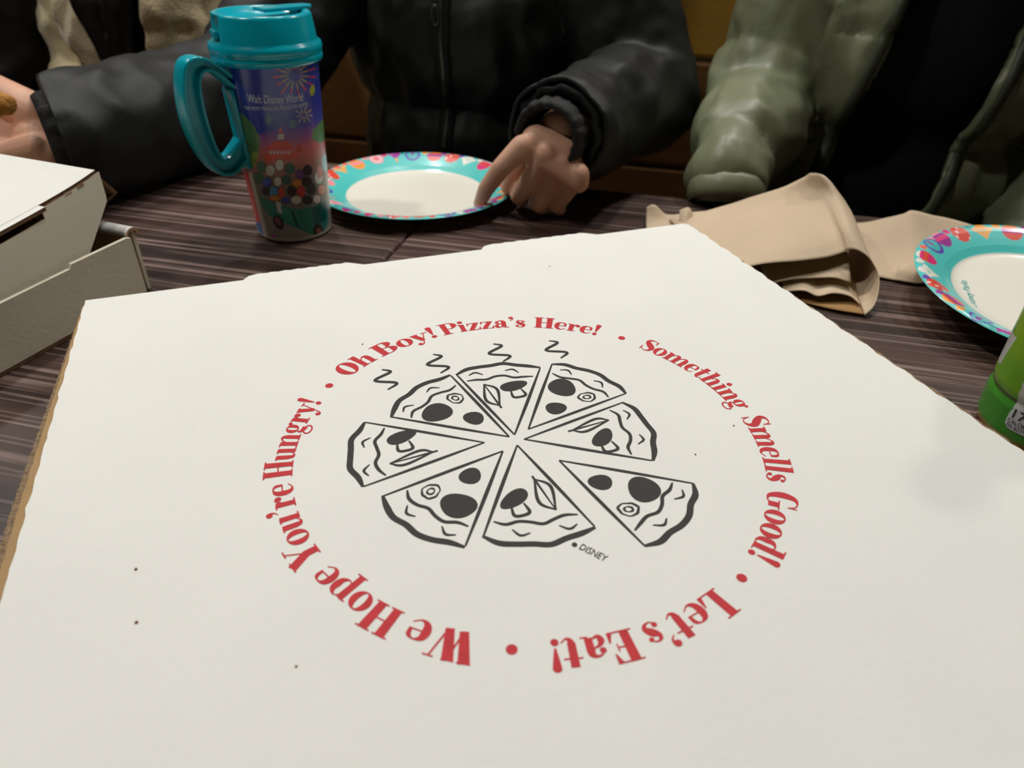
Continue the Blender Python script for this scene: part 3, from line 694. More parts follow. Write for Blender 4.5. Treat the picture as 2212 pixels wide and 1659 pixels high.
# direction from the cup to the camera is the middle of the print
a_cam = math.atan2(-CUP[1], -CUP[0])
def cup_hit(x, y):
    """pixel -> (angle from the camera side, height) on the cup wall"""
    r = ray(x, y); r = r/np.linalg.norm(r); o = CAM-CUP
    best = None; t = 0.45
    prev = None
    while t < 1.1:
        p = o+r*t; d = math.hypot(p[0], p[1])-cup_r(p[2])
        if prev is not None and d <= 0: best = p; break
        prev = d; t += 0.0008
    if best is None:                # just past the outline: take the closest approach
        ts = np.arange(.45, 1.1, .001); q = o+np.outer(ts, r); best = q[np.argmin(np.hypot(q[:, 0], q[:, 1]))]
    a = math.atan2(best[1], best[0])-a_cam
    a = (a+math.pi) % (2*math.pi)-math.pi
    return (-a if False else a, best[2])
cup = empty('travel_cup', CUP)
tag(cup, 'tall printed plastic travel cup with turquoise lid and loop handle', 'cup')
def cup_body():
    na, nz = 620, 300
    # denser on the side that is seen
    t = np.linspace(-1, 1, na, endpoint=False); ang = math.pi*(0.55*t+0.45*t**3)
    hz = np.linspace(0.004, CH, nz+1)
    AA, HH = np.meshgrid(ang, hz, indexing='ij')
    rr = 0.0355+(0.0425-0.0355)*HH/CH
    th = a_cam+AA
    P = np.stack([CUP[0]+rr*np.cos(th), CUP[1]+rr*np.sin(th), CUP[2]+HH], -1)
    C = np.zeros(P.shape[:2]+(4,)); C[..., 3] = 1
    stops = [(0.0, (150, 148, 136)), (.035, (122, 124, 112)), (.060, (128, 112, 100)), (.078, (196, 116, 100)), (.088, (214, 110, 110)),
             (.098, (150, 88, 150)), (.108, (72, 74, 168)), (.125, (50, 62, 160)), (.145, (60, 74, 165)), (.160, (44, 42, 120))]
    zs = [s_[0] for s_ in stops]
    for k in range(3): C[..., k] = np.interp(HH, zs, [srgb(*s_[1])[k] for s_ in stops])
    def paint(pix, col, mapped=False):
        q = pix if mapped else [cup_hit(*p) for p in pix]
        xs = [a for a, b in q]; yz = [b for a, b in q]
        i = (AA >= min(xs)) & (AA <= max(xs)) & (HH >= min(yz)) & (HH <= max(yz))
        if not i.any(): return
        m = in_poly(AA[i], HH[i], q); sub = C[i]; sub[m] = srgb(*col); C[i] = sub
    def ell(cx, cy, rx, ry, col, rot=0.0, n=20):
        c, s = math.cos(rot), math.sin(rot)
        paint([(cx+rx*math.cos(2*math.pi*k/n)*c-ry*math.sin(2*math.pi*k/n)*s, cy+rx*math.cos(2*math.pi*k/n)*s+ry*math.sin(2*math.pi*k/n)*c) for k in range(n)], col)
    # deeper blue round cloud in the sky
    paint([(478, 170), (520, 140), (560, 138), (600, 150), (640, 165), (660, 200), (640, 260), (560, 290), (520, 250)], (42, 60, 158))
    ell(590, 132, 60, 10, (38, 40, 108))
    # green hills and bushes left and right
    paint([(505, 232), (530, 250), (548, 270), (562, 300), (560, 330), (552, 345), (540, 352), (530, 330), (520, 290)], (104, 150, 84))
    paint([(700, 250), (690, 265), (676, 280), (672, 300), (690, 310), (703, 300)], (96, 146, 90))
    ell(545, 348, 10, 12, (150, 180, 60)); ell(552, 336, 7, 9, (170, 200, 80))
    ell(632, 268, 8, 10, (86, 120, 140)); ell(580, 258, 7, 12, (78, 120, 140))
    # small red-roofed house far off
    paint([(601, 287), (606, 273), (612, 288)], (226, 84, 66)); paint([(600, 290), (613, 288), (614, 300), (600, 302)], (214, 206, 204))
    paint([(580, 318), (592, 305), (622, 304), (634, 318), (632, 322), (578, 324)], (222, 80, 66))
    paint([(572, 332), (640, 326), (646, 334), (644, 342), (572, 348)], (226, 92, 74))
    paint([(640, 315), (648, 310), (652, 325), (640, 330)], (206, 72, 62))
    for k in range(6): paint([(582+8*k, 327), (587+8*k, 326.5), (587+8*k, 332), (582+8*k, 332.6)], (214, 200, 196))
    # fireworks
    def burst(cx, cy, r0, r1, n, c0, c1, wd_):
        for k in range(n):
            a = 2*math.pi*k/n+.1; ca, sa = math.cos(a), math.sin(a); rm = (r0+r1)/2; jit = 1+.12*math.sin(k*2.7)
            for ra, rb, col in ((r0, rm, c0), (rm, r1*jit, c1)):
                paint([(cx+ra*ca-wd_*sa*.6, cy+ra*sa+wd_*ca*.6), (cx+rb*ca-wd_*sa, cy+rb*sa+wd_*ca), (cx+rb*ca+wd_*sa, cy+rb*sa-wd_*ca), (cx+ra*ca+wd_*sa*.6, cy+ra*sa-wd_*ca*.6)], col)
    burst(636, 162, 14, 46, 15, (176, 160, 66), (226, 66, 72), 1.9)
    burst(656, 248, 4, 18, 9, (190, 176, 90), (206, 190, 110), 1.3)
    ell(674, 195, 5.5, 12, (176, 178, 70), .1)
    # teal open car on a grey road, balloons tied to it
    paint([(556, 418), (600, 440), (640, 452), (676, 446), (704, 430), (708, 470), (704, 498), (676, 508), (640, 492), (600, 474), (576, 460)], (30, 132, 116))
    paint([(604, 446), (640, 456), (658, 492), (618, 478)], (42, 150, 128)); paint([(672, 450), (702, 434), (706, 470), (680, 492)], (24, 92, 86))
    paint([(628, 456), (634, 457), (646, 490), (640, 489)], (18, 70, 66))
    ell(602, 480, 10, 17, (26, 26, 28), -.5); ell(601, 478, 5, 10, (150, 90, 80), -.5)
    ell(688, 500, 12, 16, (24, 24, 26), -.3); ell(689, 499, 6, 8, (140, 90, 80), -.3)
    paint([(596, 434), (606, 438), (610, 462), (600, 458)], (210, 214, 206))
    bal = [(565, 360, 9, 11, (60, 110, 80)), (584, 368, 10, 12, (214, 214, 200)), (604, 356, 9, 12, (224, 220, 206)), (626, 364, 10, 11, (52, 110, 96)),
           (648, 376, 9, 10, (104, 60, 120)), (664, 368, 9, 11, (30, 30, 34)), (560, 384, 11, 12, (48, 104, 70)), (577, 394, 9, 11, (58, 84, 200)),
           (600, 392, 8, 10, (220, 216, 200)), (618, 388, 9, 9, (36, 92, 84)), (642, 396, 12, 9, (216, 138, 40)), (662, 392, 10, 10, (28, 28, 30)), (688, 384, 9, 13, (226, 222, 208)),
           (590, 414, 11, 11, (84, 170, 214)), (575, 412, 8, 9, (30, 34, 44)), (608, 416, 7, 12, (216, 70, 58)), (630, 412, 9, 11, (34, 28, 30)), (650, 414, 9, 12, (208, 60, 52)),
           (672, 408, 10, 12, (56, 60, 62)), (694, 410, 8, 11, (222, 150, 120)), (594, 428, 12, 6, (222, 140, 54)), (640, 432, 11, 9, (226, 220, 204)), (664, 432, 10, 9, (44, 36, 36)), (618, 432, 8, 7, (70, 84, 190)), (684, 430, 8, 9, (230, 224, 210))]
    for x, y, a, b, c in bal: ell(x, y, a+1.3, b+1.3, (30, 30, 32)); ell(x, y, a, b, c)
    # white seam of the wrap and the edge of the next picture
    paint([(470, 116), (479, 116), (503, 165), (494, 162)], (196, 206, 206))
    paint([(536, 372), (544, 372), (582, 520), (573, 518)], (206, 204, 190))
    paint([(526, 372), (536, 372), (573, 520), (560, 505)], (206, 66, 70)); paint([(552, 480), (562, 480), (573, 520), (562, 508)], (52, 120, 196))
    ell(590, 512, 7, 7, (176, 84, 160)); ell(600, 520, 10, 3, (90, 140, 90))
    ell(702, 352, 7, 18, (150, 196, 206)); ell(690, 372, 6, 14, (224, 140, 130))
    n1 = nz+1; idx = np.arange(na*n1).reshape(na, n1); nx = np.roll(idx, -1, 0)
    F = np.stack([idx[:, :-1], nx[:, :-1], nx[:, 1:], idx[:, 1:]], -1).reshape(-1, 4)
    me = bpy.data.meshes.new('body'); me.from_pydata(P.reshape(-1, 3).tolist(), [], F.tolist()); me.update()
    set_vcol(me, C.reshape(-1, 4))
    return link('body', me, 'printed_wrap', cup, True)
body = cup_body()
# clear foot ring
vs, fs = lathe([(0.0, .0006), (.0335, .0006), (.0352, .0018), (.0358, .0045), (.0352, .006)], 72)
pyobj('foot_ring', [(CUP[0]+x, CUP[1]+y, CUP[2]+z) for x, y, z in vs], fs, 'clear_rim', cup, True)
# lettering on the wrap
def cup_text(s, x0, y0, x1, y1, hgt, shear=0.0):
    a0, z0 = cup_hit(x0, y0); a1, z1 = cup_hit(x1, y1)
    vs_, fs_ = text_polys(s, 1.0, shear); vs_[:, 0] -= vs_[:, 0].min(); wx = vs_[:, 0].max()
    out = []
    for x, y in vs_:
        f = x/wx; z = z0+(z1-z0)*f+y*hgt; a = a0+(a1-a0)*f; r = cup_r(z)+.00015
        out.append((CUP[0]+r*math.cos(a_cam+a), CUP[1]+r*math.sin(a_cam+a), CUP[2]+z))
    return pyobj('printed_words', out, fs_, 'ink_white', body)
cup_text('Walt Disney World', 538, 221, 655, 218, .0098, 0.15)
cup_text('THE MOST MAGICAL PLACE ON EARTH', 529, 236, 664, 228, .0042)
# lid
LZ = 0.157
prof = [(.0415, LZ-.001), (.0455, LZ-.001), (.0468, LZ+.001), (.0468, LZ+.0045), (.0460, LZ+.0055), (.0470, LZ+.0072), (.0474, LZ+.0105), (.0466, LZ+.0135), (.0440, LZ+.0150),
        (.0436, LZ+.0165), (.0415, LZ+.034), (.0405, LZ+.0358), (.0385, LZ+.0366), (.0355, LZ+.0362), (.0325, LZ+.0325), (.0300, LZ+.0315), (.0, LZ+.031)]
vs, fs = lathe(prof, 96)
# drinking-side dent facing left of the camera
out = []
for x, y, z in vs:
    a = (math.atan2(y, x)-a_cam+math.pi) % (2*math.pi)-math.pi; r = math.hypot(x, y)
    if LZ+.016 < z < LZ+.0352 and r > .038 and -1.75 < a < -.95:
        f = min(1, (a+1.75)/.12, (-.95-a)/.12); r2 = r-.0045*max(0, f); x, y = x*r2/r, y*r2/r
    out.append((CUP[0]+x, CUP[1]+y, CUP[2]+z))
lid = pyobj('lid', out, fs, 'teal_plastic', cup, True)
def cupv(da, r, z): return np.array([CUP[0]+r*math.cos(a_cam+da), CUP[1]+r*math.sin(a_cam+da), CUP[2]+z])
# flip tab at the back right of the lid
tb = bmesh.new(); ta = 2.05
er = np.array([math.cos(a_cam+ta), math.sin(a_cam+ta), 0]); et = np.array([-er[1], er[0], 0])
poly = [(-.002, -.010), (.030, -.010), (.044, -.008), (.0475, -.003), (.0475, .003), (.044, .008), (.030, .010), (-.002, .010)]
prism_bm(poly, .0030, (CUP+Z3*(LZ+.0358), er, et, Z3+er*.02), tb)
bmobj('flip_tab', tb, 'teal_plastic', lid, bevel=.001)
prism_bm([(.030, -.006), (.036, -.006), (.036, .006), (.030, .006)], .005, (CUP+Z3*(LZ+.0312), er, et, Z3), (hb := bmesh.new()))
bmobj('tab_hinge', hb, 'teal_plastic', lid, bevel=.0006)
# raised rib on the near left of the lid skirt
rb = bmesh.new()
ha = -1.35; er2 = np.array([math.cos(a_cam+ha), math.sin(a_cam+ha), 0]); et2 = np.array([-er2[1], er2[0], 0])
prism_bm([(.0385, -.009), (.0425, -.009), (.0425, .009), (.0385, .009)], .006, (CUP+Z3*(LZ+.018), er2, et2, Z3), rb)
bmobj('thumb_rest', rb, 'teal_plastic', lid, bevel=.0015)
# loop handle: an I-shaped bar (two flat flanges and a web) in a vertical plane on the near left side
HAND_A = -1.02
eh = np.array([math.cos(a_cam+HAND_A), math.sin(a_cam+HAND_A), 0]); ew = np.array([-eh[1], eh[0], 0])
def on_handle(x, y):
    r = ray(x, y); o = CAM-CUP; t = -(o@ew)/(r@ew); q = o+r*t
    return (q@eh, q[2])
def finish(o, bev):
    bm_ = bmesh.new(); bm_.from_mesh(o.data); bmesh.ops.recalc_face_normals(bm_, faces=bm_.faces); bm_.to_mesh(o.data); bm_.free()
    if bev: b_ = o.modifiers.new('bevel', 'BEVEL'); b_.width = bev; b_.segments = 2; b_.limit_method = 'ANGLE'
    return o
def band(q, wid, thick, name, parent, material):
    vs_, fs_ = [], []
    for i, p in enumerate(q):
        t = q[min(i+1, len(q)-1)]-q[max(i-1, 0)]; t = t/np.linalg.norm(t); nn = np.array((-t[1], t[0]))
        for sw, sn in ((-1, -1), (1, -1), (1, 1), (-1, 1)):
            c = p+nn*thick/2*sn
            vs_.append(CUP+eh*c[0]+Z3*c[1]+ew*wid/2*sw)
    for i in range(len(q)-1):
        for k in range(4): j = (k+1) % 4; fs_.append((4*i+k, 4*i+j, 4*i+4+j, 4*i+4+k))
    fs_ += [(3, 2, 1, 0), tuple(4*(len(q)-1)+k for k in range(4))]
    return finish(pyobj(name, vs_, fs_, material, parent, True), .0010)
outer = [(506, 176), (478, 152), (446, 132), (418, 124), (396, 134), (389, 162), (390, 205), (399, 255), (417, 303), (441, 344), (468, 370), (494, 371), (514, 354), (530, 330), (537, 308)]
inner = [(508, 196), (482, 172), (456, 153), (436, 149), (424, 160), (422, 184), (428, 222), (440, 268), (455, 310), (470, 338), (481, 343), (492, 336), (505, 318), (516, 300), (524, 282)]
qo = catmull([on_handle(*p) for p in outer], 8); qi = catmull([on_handle(*p) for p in inner], 8)
handle = band(qo, .0165, .0030, 'handle', cup, 'teal_plastic')
band(qi, .0165, .0028, 'inner_rim', handle, 'teal_plastic')
vs, fs = [], []
for a_, b_ in zip(qo, qi):
    for sw in (-1, 1):
        for c in (a_, b_): vs.append(CUP+eh*c[0]+Z3*c[1]+ew*.0022*sw)
for i in range(len(qo)-1):
    fs += [(4*i, 4*i+1, 4*i+5, 4*i+4), (4*i+2, 4*i+6, 4*i+7, 4*i+3)]
finish(pyobj('web', vs, fs, 'teal_plastic', handle, True), 0)
z0_, z1_ = .070, .138
band([np.array((cup_r(z)+.0012, z)) for z in np.linspace(z0_, z1_, 8)], .0150, .0036, 'handle_plate', cup, 'teal_plastic')

# ================================================================== paper plates
def plate_mesh():
    nt_, prof_ = 900, []
    # (radius, height) of the upper face
    pr = [(0, .0022), (.03, .0021), (.070, .0022), (.079, .0026), (.084, .0050), (.090, .0086), (.098, .0122), (.106, .0156), (.112, .0172), (.1155, .0172), (.1172, .0160)]
    rs = np.array(sorted(set(np.round(np.concatenate([np.linspace(0.0005, .080, 14), np.linspace(.080, .1172, 60)]), 5))))
    hs = np.interp(rs, [p[0] for p in pr], [p[1] for p in pr])
    th = np.linspace(0, 2*math.pi, nt_, endpoint=False)
    TT, RR = np.meshgrid(th, rs, indexing='ij'); HH = np.broadcast_to(hs, RR.shape)
    X = RR*np.cos(TT); Y = RR*np.sin(TT)
    C = np.zeros(RR.shape+(4,)); C[...] = srgb(84, 204, 198)
    C[RR < .0825] = srgb(240, 234, 220)
    rng = random.Random(11)
    pal = [(226, 40, 120), (246, 160, 60), (104, 62, 176), (226, 74, 50), (250, 150, 160), (60, 170, 165), (160, 52, 150), (236, 232, 222), (244, 112, 96)]
    def ell(th0, r0, a, b, col, rot=0.0, mask=None):
        """ellipse on the rim; a across, b along the radius"""
        dt = (TT-th0+math.pi) % (2*math.pi)-math.pi; x = dt*r0; y = RR-r0
        c, s = math.cos(rot), math.sin(rot); xr = x*c+y*s; yr = -x*s+y*c
        m = (xr/a)**2+(yr/b)**2 < 1
        if mask is not None: m &= mask
        C[m] = srgb(*col); return m, xr, yr
    n = 26
    for k in range(n):
        t0 = 2*math.pi*k/n+rng.uniform(-.03, .03); r0 = .1065+rng.uniform(-.001, .001); kind = k % 7
        c1 = pal[(k*4) % len(pal)]; c2 = pal[(k*4+3) % len(pal)]; c3 = pal[(k*4+7) % len(pal)]
        if kind in (0, 3):          # egg with bands
            m, x, y = ell(t0, r0, .0098, .0098, c1)
            C[m & (np.abs(y-.001) < .0026)] = srgb(*c2); C[m & (y > .0068)] = srgb(*c3)
        elif kind == 1:             # daisy
            for q in range(9):
                a = math.pi*(q/8)-math.pi; ell(t0+math.cos(a)*.0065/r0, r0+math.sin(a)*.0075+.003, .0016, .0052, (240, 236, 222) if k % 2 else (246, 178, 96), -a-math.pi/2)
            ell(t0, r0+.0055, .0055, .0045, c2)
        elif kind == 2:             # dotted egg
            m, x, y = ell(t0, r0, .0098, .0098, (226, 76, 58))
            for q in range(7): ell(t0+(((q*3) % 4)-1.5)*.0046/r0, r0+((q % 4)-1.5)*.0052, .0016, .0020, (246, 220, 214), 0, m)
        elif kind == 4:             # outlined loop
            m, x, y = ell(t0, r0, .0100, .0098, (96, 70, 180)); ell(t0, r0+.001, .0072, .0074, (76, 190, 186)); ell(t0, r0+.004, .0022, .004, (150, 60, 160))
        elif kind == 5:             # tulip
            ell(t0, r0+.003, .0050, .0062, (164, 54, 152)); ell(t0-.045, r0+.006, .003, .0042, (164, 54, 152)); ell(t0+.045, r0+.006, .003, .0042, (190, 90, 176)); ell(t0, r0-.006, .0016, .0042, (240, 170, 70))
        else:                       # rosette
            ell(t0, r0, .0095, .0092, (250, 160, 170)); ell(t0, r0, .0066, .0072, (250, 205, 205)); ell(t0, r0, .0040, .0044, (240, 120, 140))
        ell(t0+math.pi/n, .1125, .0042, .0036, c3)
    nr = len(rs)
    P = np.stack([X, Y, HH], -1).reshape(-1, 3)
    idx = np.arange(nt_*nr).reshape(nt_, nr); nx = np.roll(idx, -1, 0)
    F = np.stack([idx[:, :-1], nx[:, :-1], nx[:, 1:], idx[:, 1:]], -1).reshape(-1, 4).tolist()
    F.append(idx[:, 0].tolist()[::-1])
    me = bpy.data.meshes.new('dish'); me.from_pydata(P.tolist(), [], F); me.update()
    set_vcol(me, C.reshape(-1, 4)); me.materials.append(MATS['printed_plate'])
    me.polygons.foreach_set('use_smooth', [True]*len(me.polygons))
    # plain pulp underside
    pu = [(p[0], p[1]-.0011) for p in pr]; pu[0] = (0.0, pr[0][1]-.0011)
    vs_, fs_ = lathe([(.1172, .0160)]+pu[::-1][1:], 96)
    me2 = bpy.data.meshes.new('underside'); me2.from_pydata(vs_, [], fs_); me2.update(); me2.materials.append(MATS['kraft_paper'])
    me2.polygons.foreach_set('use_smooth', [True]*len(me2.polygons))
    return me, me2
pm, pm2 = plate_mesh()
def plate(center, rot, scale, tilt, label):
    root = empty('paper_plate', center); root.rotation_mode = 'ZXY'; root.rotation_euler = (tilt[0], tilt[1], rot); root.scale = (scale,)*3
    for nm, me in (('dish', pm), ('underside', pm2)):
        o = bpy.data.objects.new(nm, me); COL.objects.link(o); o.parent = root
    tag(root, label, 'plate', 'printed paper plates'); return root
plate1 = plate((0.167, 0.7560, ZT+.0004), 0.4, .935, (0, 0), 'turquoise-rimmed paper plate under the pressing finger, beside the tall cup')
plate2 = plate((0.588, 0.326, ZT+.0145), 2.3, .92, (.079, -.03), 'turquoise-rimmed paper plate between the green bottle and the brown paper')
# little turquoise script on the second plate
def plate_script():
    vs_, fs_ = text_polys('Disney Parks', 1.0, .3); vs_[:, 0] -= vs_[:, 0].min(); wx = vs_[:, 0].max()
    p0 = pz(2112, 662, ZT+.0165)-np.array(plate2.location); p1 = pz(2084, 612, ZT+.0165)-np.array(plate2.location)
    mi = plate2.rotation_euler.to_matrix().inverted()
    q0 = np.array(mi @ Vector(p0))/.92; q1 = np.array(mi @ Vector(p1))/.92
    d = (q1-q0)[:2]; L = np.linalg.norm(d); ea = d/L; eb = np.array((-ea[1], ea[0]))
    LOCAL[0] = True
    o = pyobj('printed_script', [(*(q0[:2]+ea*x/wx*L+eb*y*.0085), .0026) for x, y in vs_], fs_, 'ink_teal', plate2); up_faces(o)
    LOCAL[0] = False
plate_script()

# ================================================================== brown paper bag and loose paper
def sheet(name, rows, material, parent, th=.0005, sub=6, wr=.0006, seed=0, conv=None):
    conv = conv or (lambda p: pz(*p))
    G = [[np.array(conv(p)) for p in r] for r in rows]
    G = [catmull(r, sub) for r in G]
    nc = len(G[0]); cols = [catmull([g[c] for g in G], sub) for c in range(nc)]
    nr = len(cols[0]); vs_, fs_ = [], []
    for r in range(nr):
        for c in range(nc):
            p = cols[c][r]
            vs_.append(p+Z3*wr*(noise.noise(Vector(tuple(p*38+seed)))+.5*noise.noise(Vector(tuple(p*90+seed)))))
    for r in range(nr-1):
        for c in range(nc-1): fs_.append((r*nc+c, r*nc+c+1, (r+1)*nc+c+1, (r+1)*nc+c))
    o = pyobj(name, vs_, fs_, material, parent, True)
    s = o.modifiers.new('thickness', 'SOLIDIFY'); s.thickness = th; s.offset = 0
    if len(material) == 2 and not isinstance(material, str): s.material_offset = 1
    return o
bag = empty('paper_bag', pz(1760, 560, ZT))
tag(bag, 'crumpled brown kraft paper bag with its open mouth curling, beside the big pizza box', 'paper bag')
PB = 'kraft_paper'
# upper panel running on into the curled right side and the lower lip
rows = [
 [(1520, 600, .760), (1630, 574, .769), (1700, 566, .771), (1770, 558, .772), (1818, 546, .7745), (1834, 538, .779), (1852, 540, .780), (1878, 558, .775), (1897, 592, .766), (1898, 628, .757), (1888, 660, .749), (1868, 680, .7435)],
 [(1500, 560, .757), (1600, 540, .768), (1680, 530, .774), (1752, 520, .778), (1806, 508, .781), (1822, 500, .786), (1840, 503, .787), (1864, 525, .780), (1880, 560, .768), (1880, 592, .758), (1872, 622, .749), (1852, 642, .7430)],
 [(1470, 500, .752), (1570, 480, .763), (1650, 464, .773), (1725, 448, .784), (1772, 436, .790), (1790, 425, .795), (1812, 428, .796), (1838, 455, .785), (1846, 490, .770), (1846, 520, .757), (1836, 546, .748), (1818, 560, .7425)],
 [(1445, 474, .745), (1540, 452, .757), (1620, 427, .770), (1690, 405, .785), (1738, 381, .803), (1752, 373, .809), (1782, 380, .809), (1806, 410, .790), (1812, 440, .772), (1808, 465, .757), (1798, 480, .748), (1780, 490, .7425)],
]
sheet('outer_panel', rows, PB, bag, wr=.0008, seed=3)
# lower panel lying on the table, seen inside the mouth
rows = [[(1868, 679, .7430), (1800, 668, .7430), (1720, 650, .7430), (1600, 620, .7430)],
        [(1850, 640, .7425), (1790, 625, .7425), (1710, 605, .7425), (1580, 580, .7425)],
        [(1780, 490, .7420), (1710, 500, .7420), (1640, 510, .7420), (1540, 520, .7420)]]
sheet('lower_panel', rows, 'kraft_paper_shaded', bag, wr=.0004, seed=9)
# inner plies folded inside the mouth
rows = [[(1660, 612, .753), (1720, 602, .757), (1790, 600, .759), (1838, 610, .757)],
        [(1650, 590, .754), (1715, 580, .758), (1785, 578, .761), (1836, 586, .762)],
        [(1640, 560, .756), (1700, 545, .761), (1770, 540, .765), (1830, 545, .768)]]
sheet('inner_ply', rows, PB, bag, wr=.0010, seed=5)
rows = [[(1690, 632, .748), (1735, 628, .752), (1765, 640, .749), (1800, 634, .751), (1836, 640, .749), (1858, 660, .7445)],
        [(1690, 618, .749), (1735, 612, .753), (1765, 624, .750), (1800, 618, .752), (1832, 622, .750), (1852, 640, .7450)],
        [(1690, 590, .749), (1735, 585, .753), (1765, 595, .750), (1800, 590, .752), (1830, 592, .750), (1845, 605, .7450)]]
sheet('inner_ply', rows, PB, bag, wr=.0010, seed=6)
# torn left end of the bag standing up in small points
rows = [[(1396, 505, .7425), (1420, 500, .7425), (1450, 500, .7425), (1485, 500, .7445), (1515, 500, .748)],
        [(1396, 480, .744), (1420, 478, .744), (1450, 482, .743), (1485, 480, .748), (1520, 480, .752)],
        [(1397, 447, .752), (1414, 443, .756), (1440, 463, .745), (1472, 462, .748), (1525, 455, .756)]]
sheet('torn_end', rows, PB, bag, wr=.0012, seed=8)
rows = [[(1466, 500, .744), (1476, 500, .745), (1490, 500, .745)], [(1468, 474, .751), (1480, 470, .754), (1494, 476, .750)], [(1468, 454, .757), (1486, 448, .760), (1496, 458, .756)]]
sheet('torn_end', rows, PB, bag, wr=.0008, seed=12)

napkin = empty('paper_sheet', pz(1960, 560, ZT))
tag(napkin, 'loose creased sheet of brown paper between the paper bag and a printed plate', 'paper')
rows = [[(1840, 590, .7420), (1900, 600, .7420), (1940, 606, .7420), (1985, 612, .7420), (2060, 600, .7420)],
        [(1835, 560, .743), (1895, 570, .744), (1945, 575, .745), (1985, 568, .747), (2060, 560, .743)],
        [(1830, 520, .746), (1890, 525, .748), (1950, 515, .752), (1990, 508, .754), (2090, 520, .745)],
        [(1828, 485, .749), (1885, 478, .752), (1950, 462, .762), (1982, 458, .764), (2110, 488, .750)]]
sheet('sheet', rows, PB, napkin, wr=.0012, seed=21)
rows = [[(1935, 604, .743), (1985, 612, .743), (2040, 606, .743)], [(1938, 585, .748), (1985, 590, .750), (2040, 585, .747)], [(1940, 572, .750), (1985, 570, .754), (2040, 566, .750)]]
sheet('folded_corner', rows, PB, napkin, wr=.0008, seed=23)

# ================================================================== green bottle at the right edge
BOT = np.array([.4415, .2175, ZT])
b_cam = math.atan2(-BOT[1], -BOT[0])
BR = .0360
bprof = [(0.0, .0020), (.020, .0006), (.031, .0006), (.0345, .004), (.0360, .010), (.0362, .027), (.0352, .0300), (.0344, .0318), (.0352, .0336), (.0360, .037), (.0362, .100), (.0354, .125), (.0320, .148), (.0240, .170), (.0160, .186), (.0140, .196), (.0140, .206)]
def bot_r(z): return float(np.interp(z, [p[1] for p in bprof[3:]], [p[0] for p in bprof[3:]]))
bottle = empty('drink_bottle', BOT)
tag(bottle, 'green plastic drink bottle with a calorie badge, beside the big pizza box', 'bottle')
def bot_hit(x, y):
    r = ray(x, y); r = r/np.linalg.norm(r); o = CAM-BOT; t = .2; best = None
    while t < .9:
        p = o+r*t
        if 0.002 < p[2] < .2 and math.hypot(p[0], p[1]) <= bot_r(p[2]): best = p; break
        t += .0006
    if best is None:
        ts = np.arange(.2, .9, .001); q = o+np.outer(ts, r); best = q[np.argmin(np.hypot(q[:, 0], q[:, 1]))]
    a = math.atan2(best[1], best[0])-b_cam; return ((a+math.pi) % (2*math.pi)-math.pi, best[2])
def bottle_body():
    zs = np.concatenate([[.0006, .004, .010], np.linspace(.012, .125, 130), [.148, .170, .186, .196, .206]])
    na = 360; ang = np.linspace(-math.pi, math.pi, na, endpoint=False)
    AA, HH = np.meshgrid(ang, zs, indexing='ij')
    rr = np.vectorize(bot_r)(zs); rr[0] = .031; RR = np.broadcast_to(rr, AA.shape)
    P = np.stack([BOT[0]+RR*np.cos(b_cam+AA), BOT[1]+RR*np.sin(b_cam+AA), BOT[2]+HH], -1)
    C = np.zeros(AA.shape+(4,)); C[...] = srgb(132, 176, 30)
    C[HH < .055] = srgb(118, 176, 36); C[HH < .0335] = srgb(64, 150, 40); C[(HH > .0305) & (HH < .0335)] = srgb(66, 92, 30)  # dark band in the groove: shade of the recess painted in
    C[HH < .0075] = srgb(206, 128, 24); C[HH > .130] = srgb(120, 150, 60)
    def paint(pix, col):
        q = [bot_hit(*p) for p in pix]; m = in_poly(AA, HH, q); C[m] = srgb(*col)
    paint([(2168, 703), (2196, 730), (2160, 788), (2147, 768)], (206, 206, 200))        # white code panel, left blank
    paint([(2212, 826), (2225, 826), (2212, 890), (2188, 884)], (206, 206, 200))
    nz_ = len(zs); idx = np.arange(na*nz_).reshape(na, nz_); nx = np.roll(idx, -1, 0)
    F = np.stack([idx[:, :-1], nx[:, :-1], nx[:, 1:], idx[:, 1:]], -1).reshape(-1, 4).tolist()
    F.append(idx[:, 0].tolist()[::-1])
    me = bpy.data.meshes.new('body'); me.from_pydata(P.reshape(-1, 3).tolist(), [], F); me.update(); set_vcol(me, C.reshape(-1, 4))
    return link('body', me, 'printed_label', bottle, True)
bb = bottle_body()
def bot_text(s, x0, y0, x1, y1, hgt, material='ink_black', off=.00015):
    a0, z0 = bot_hit(x0, y0); a1, z1 = bot_hit(x1, y1)
    vs_, fs_ = text_polys(s, 1.0); vs_[:, 0] -= vs_[:, 0].min(); wx = vs_[:, 0].max(); out = []
    for x, y in vs_:
        f = x/wx; z = z0+(z1-z0)*f+y*hgt; a = a0+(a1-a0)*f; r = bot_r(z)+off
        out.append((BOT[0]+r*math.cos(b_cam+a), BOT[1]+r*math.sin(b_cam+a), BOT[2]+z))
    return pyobj('printed_words', out, fs_, material, bb)
